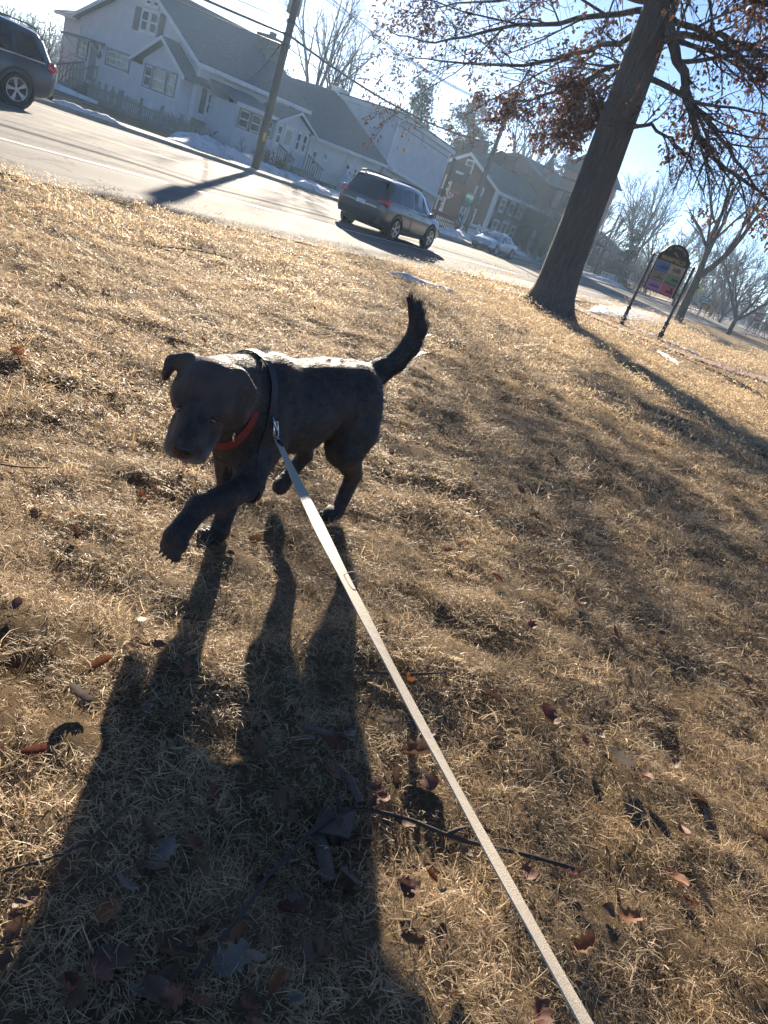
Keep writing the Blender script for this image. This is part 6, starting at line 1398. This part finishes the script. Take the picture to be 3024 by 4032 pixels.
put_leaf(3.18, 3.49, 'orange', 1, 1.3, .5, 'bright orange oak leaf on the grass behind the dog head', lift=.04)
put_leaf(1.80, 3.14, 'orange', 3, 1.2, 2.2, 'orange leaf by the left edge level with the dog ear')
put_leaf(2.0, .37, 'red', 0, 1.3, .9, 'cluster leaf, red brown and curled, right of the leash half way down')
put_leaf(2.03, .14, 'grey', 6, 1.4, 1.9, 'dark grey rolled leaf standing upright right of the leash', lift=.045, tilt=.9)
put_leaf(1.94, -.09, 'red', 8, 1.2, .3, 'flat reddish oval leaf near the right edge, lower down')
put_leaf(1.78, -.13, 'orange', 10, 1.1, 1.2, 'orange curled leaf near the lower right corner')
put_leaf(1.69, .70, 'orange', 5, 1.1, .2, 'orange leaf just right of the leash loop')
put_leaf(1.51, .52, 'brown', 1, 1.6, 2.4, 'large curled brown leaf between leash and dog shadow', lift=.04)
put_leaf(.95, .43, 'grey', 7, .6, .5, 'tiny pale leaf scrap at the foot of the dog shadow')
put_leaf(.77, .38, 'grey', 10, .8, 1.6, 'long pale leaf scrap on edge at the bottom of the photo', lift=.04, tilt=1.2)
GL = {'brown': ('small curled brown leaf in dry grass', 'brown leaves scattered over the lawn'), 'orange': ('rusty orange leaf on dry grass', 'rusty orange leaves scattered over the lawn'), 'grey': ('pale bleached leaf scrap on dry grass', 'pale leaf scraps scattered over the lawn'), 'red': ('dark red brown leaf in dry grass', 'dark red brown leaves scattered over the lawn')}
rl_ = random.Random(77); cnt = 0
while cnt < 230:
    d = .75 + 8.5 * rl_.random() ** 2.0; a = math.radians(30 + rl_.uniform(-62, 55)); x, y = d * math.cos(a), d * math.sin(a)
    if y > near_e(x) - .3: continue
    q = cam_px((x, y, 0))
    if q is None or not (-20 < q[0] < 790 and 150 < q[1] < 1050): continue
    k = rl_.choices(['brown', 'red', 'grey', 'orange'], [.42, .28, .18, .12])[0]
    if k == 'grey' and rl_.random() < .5: sc = rl_.uniform(.3, .55)
    else: sc = rl_.uniform(.5, 1.05)
    ph = ' behind the dog, towards the road' if y > 2.1 and x < 5 else ' beyond the dog tail, below the oak' if x >= 3.6 else ' right of the leash' if y < .93 * x - .62 and x > 1.0 else ' in front of the dog, left of the leash' if x > 1.15 else ' at the bottom of the photo' if y < 1.0 else ' at the left, level with the dog'
    put_leaf(x, y, k, rl_.randrange(12), sc, rl_.uniform(0, 6.28), GL[k][0] + ph, GL[k][1], lift=rl_.uniform(.016, .042)); cnt += 1
for _ in range(22):
    x, y = rl_.uniform(.62, 1.32), rl_.uniform(.2, .72); k = rl_.choices(['brown', 'red', 'grey'], [.6, .3, .1])[0]
    put_leaf(x, y, k, rl_.randrange(12), rl_.uniform(.5, .95), rl_.uniform(0, 6.28), {'brown': 'curled brown leaf', 'red': 'dark red brown leaf', 'grey': 'pale leaf scrap'}[k] + ' in the dark lower part of the dog shadow', 'leaves lying in the dog shadow', lift=rl_.uniform(.018, .040))
# ---- twigs and bark
def ground_stick(label, pts, r0, r1, lift=.03, name='fallen_twig', m='twig', side=()):
    P = smooth_path([(a, b) for a, b in pts], 6); Q = [Vector((p.x, p.y, gz(p.x, p.y) + lift + .006 * mnoise.noise((p.x * 30, p.y * 30, 1)))) for p in P]; n = len(Q)
    z = np.convolve(np.r_[[Q[0].z] * 4, [q.z for q in Q], [Q[-1].z] * 4], np.ones(9) / 9, 'valid')
    for q, zz in zip(Q, z): q.z = zz
    o = Q[0].copy(); mb = MB().tube(Q, [(r0 + (r1 - r0) * i / (n - 1)) * (1 + .25 * mnoise.noise((i * .9, 0, 0))) for i in range(n)], 7)
    for i, dx, dy in side: q = Q[int(i * (n - 1))]; mb.tube([q, q + Vector((dx * .5, dy * .5, .01)), q + Vector((dx, dy, .012))], [r1 * 1.2, r1, r1 * .5], 5)
    return tag(mb.build(name, M[m], origin=o, smooth=True), label, 'twig')
ground_stick('long dark curved twig crossing the lower part of the dog shadow and the leash', [(.68, .42), (.76, .44), (.84, .46), (.92, .49), (1.02, .51), (1.13, .52), (1.24, .49), (1.32, .41), (1.37, .32), (1.45, .2), (1.55, .06)], .0042, .0052, .036, side=((.55, .03, .05), (.8, .05, -.02)))
ground_stick('short dark twig right of the dog shadow near its hind foot', [(1.62, .80), (1.72, .72), (1.84, .66)], .005, .003, .03, side=((.5, .04, .04),))
ground_stick('thin grey twig at the lower left by the lobed leaf', [(.55, .78), (.66, .74), (.78, .76)], .003, .002, .03)
ground_stick('thin twig on the sunlit grass at the left edge', [(1.15, 2.35), (1.3, 2.2), (1.42, 2.15)], .004, .002, .03)
ground_stick('thin fallen twig on the grass beside the road edge, upper left', [(4.6, 6.0), (5.1, 6.1), (5.6, 6.0)], .010, .006, .04)
M['bark_chip'] = mat('tan bark chip', (.095, .068, .05), .9, (.15, .11, .08), 30, 5, .5, 90, dist=.004)
def bark(label, x, y, L, W, rz, roll, curl=.5):
    mb = MB(); n, m = 6, 5; v = []; c, s = math.cos(rz), math.sin(rz); bz = gz(x, y) + .035
    for lay in (0, 1):
        for i in range(n + 1):
            for j in range(m + 1):
                a = (j / m - .5) * curl * 3.0; rr = W / max(.2, curl * 3.0); u = (i / n - .5) * L * (1 + .06 * mnoise.noise((j * 1.3, lay, x * 9))); w = rr * math.sin(a) if curl > .05 else (j / m - .5) * W; z = rr * (math.cos(a) - 1) if curl > .05 else 0
                z -= lay * .003; y2 = w * math.cos(roll) - z * math.sin(roll); z2 = w * math.sin(roll) + z * math.cos(roll); v.append((x + u * c - y2 * s, y + u * s + y2 * c, bz + z2))
    K = (n + 1) * (m + 1)
    for i in range(n):
        for j in range(m): q = (i * (m + 1) + j, (i + 1) * (m + 1) + j, (i + 1) * (m + 1) + j + 1, i * (m + 1) + j + 1); mb.f.append(q); mb.f.append(tuple(k + K for k in q[::-1]))
    mb.v = v; return tag(mb.build('bark_piece', M['bark_chip'], origin=(x, y, bz), smooth=True), label, 'bark')
bark('long curled strip of tan bark beside the dark twig in the dog shadow', 1.10, .47, .14, .05, .95, .2, .9)
bark('square flat piece of brown bark next to the curled strip', 1.165, .51, .085, .085, .5, -.3, .15)
bark('small rolled grey bark curl in the dog shadow, upper right', 1.31, .71, .075, .03, -.9, .1, 1.4)
bark('pale scrap of bark at the right edge of the dog shadow', 1.10, .395, .05, .035, 1.6, .6, .3)
bark('brown bark chip half under the twig at the shadow edge', 1.26, .53, .08, .035, 1.1, .5, .8)

# ================================================================== added bluish haze volume, standing in for veiling glare in the lens
def glare_veil():
    mb = MB().box(-120, 420, -160, 420, -6, 17); m = bpy.data.materials.new('veiling glare volume'); m.use_nodes = True; n = m.node_tree.nodes; n.clear()
    o = n.new('ShaderNodeOutputMaterial'); v = n.new('ShaderNodeVolumePrincipled'); v.inputs['Color'].default_value = (.52, .74, 1, 1); v.inputs['Density'].default_value = .0006; v.inputs['Anisotropy'].default_value = .55
    m.node_tree.links.new(v.outputs[0], o.inputs['Volume']); tag(mb.build('glare_veil', m), kind='stuff')
glare_veil()
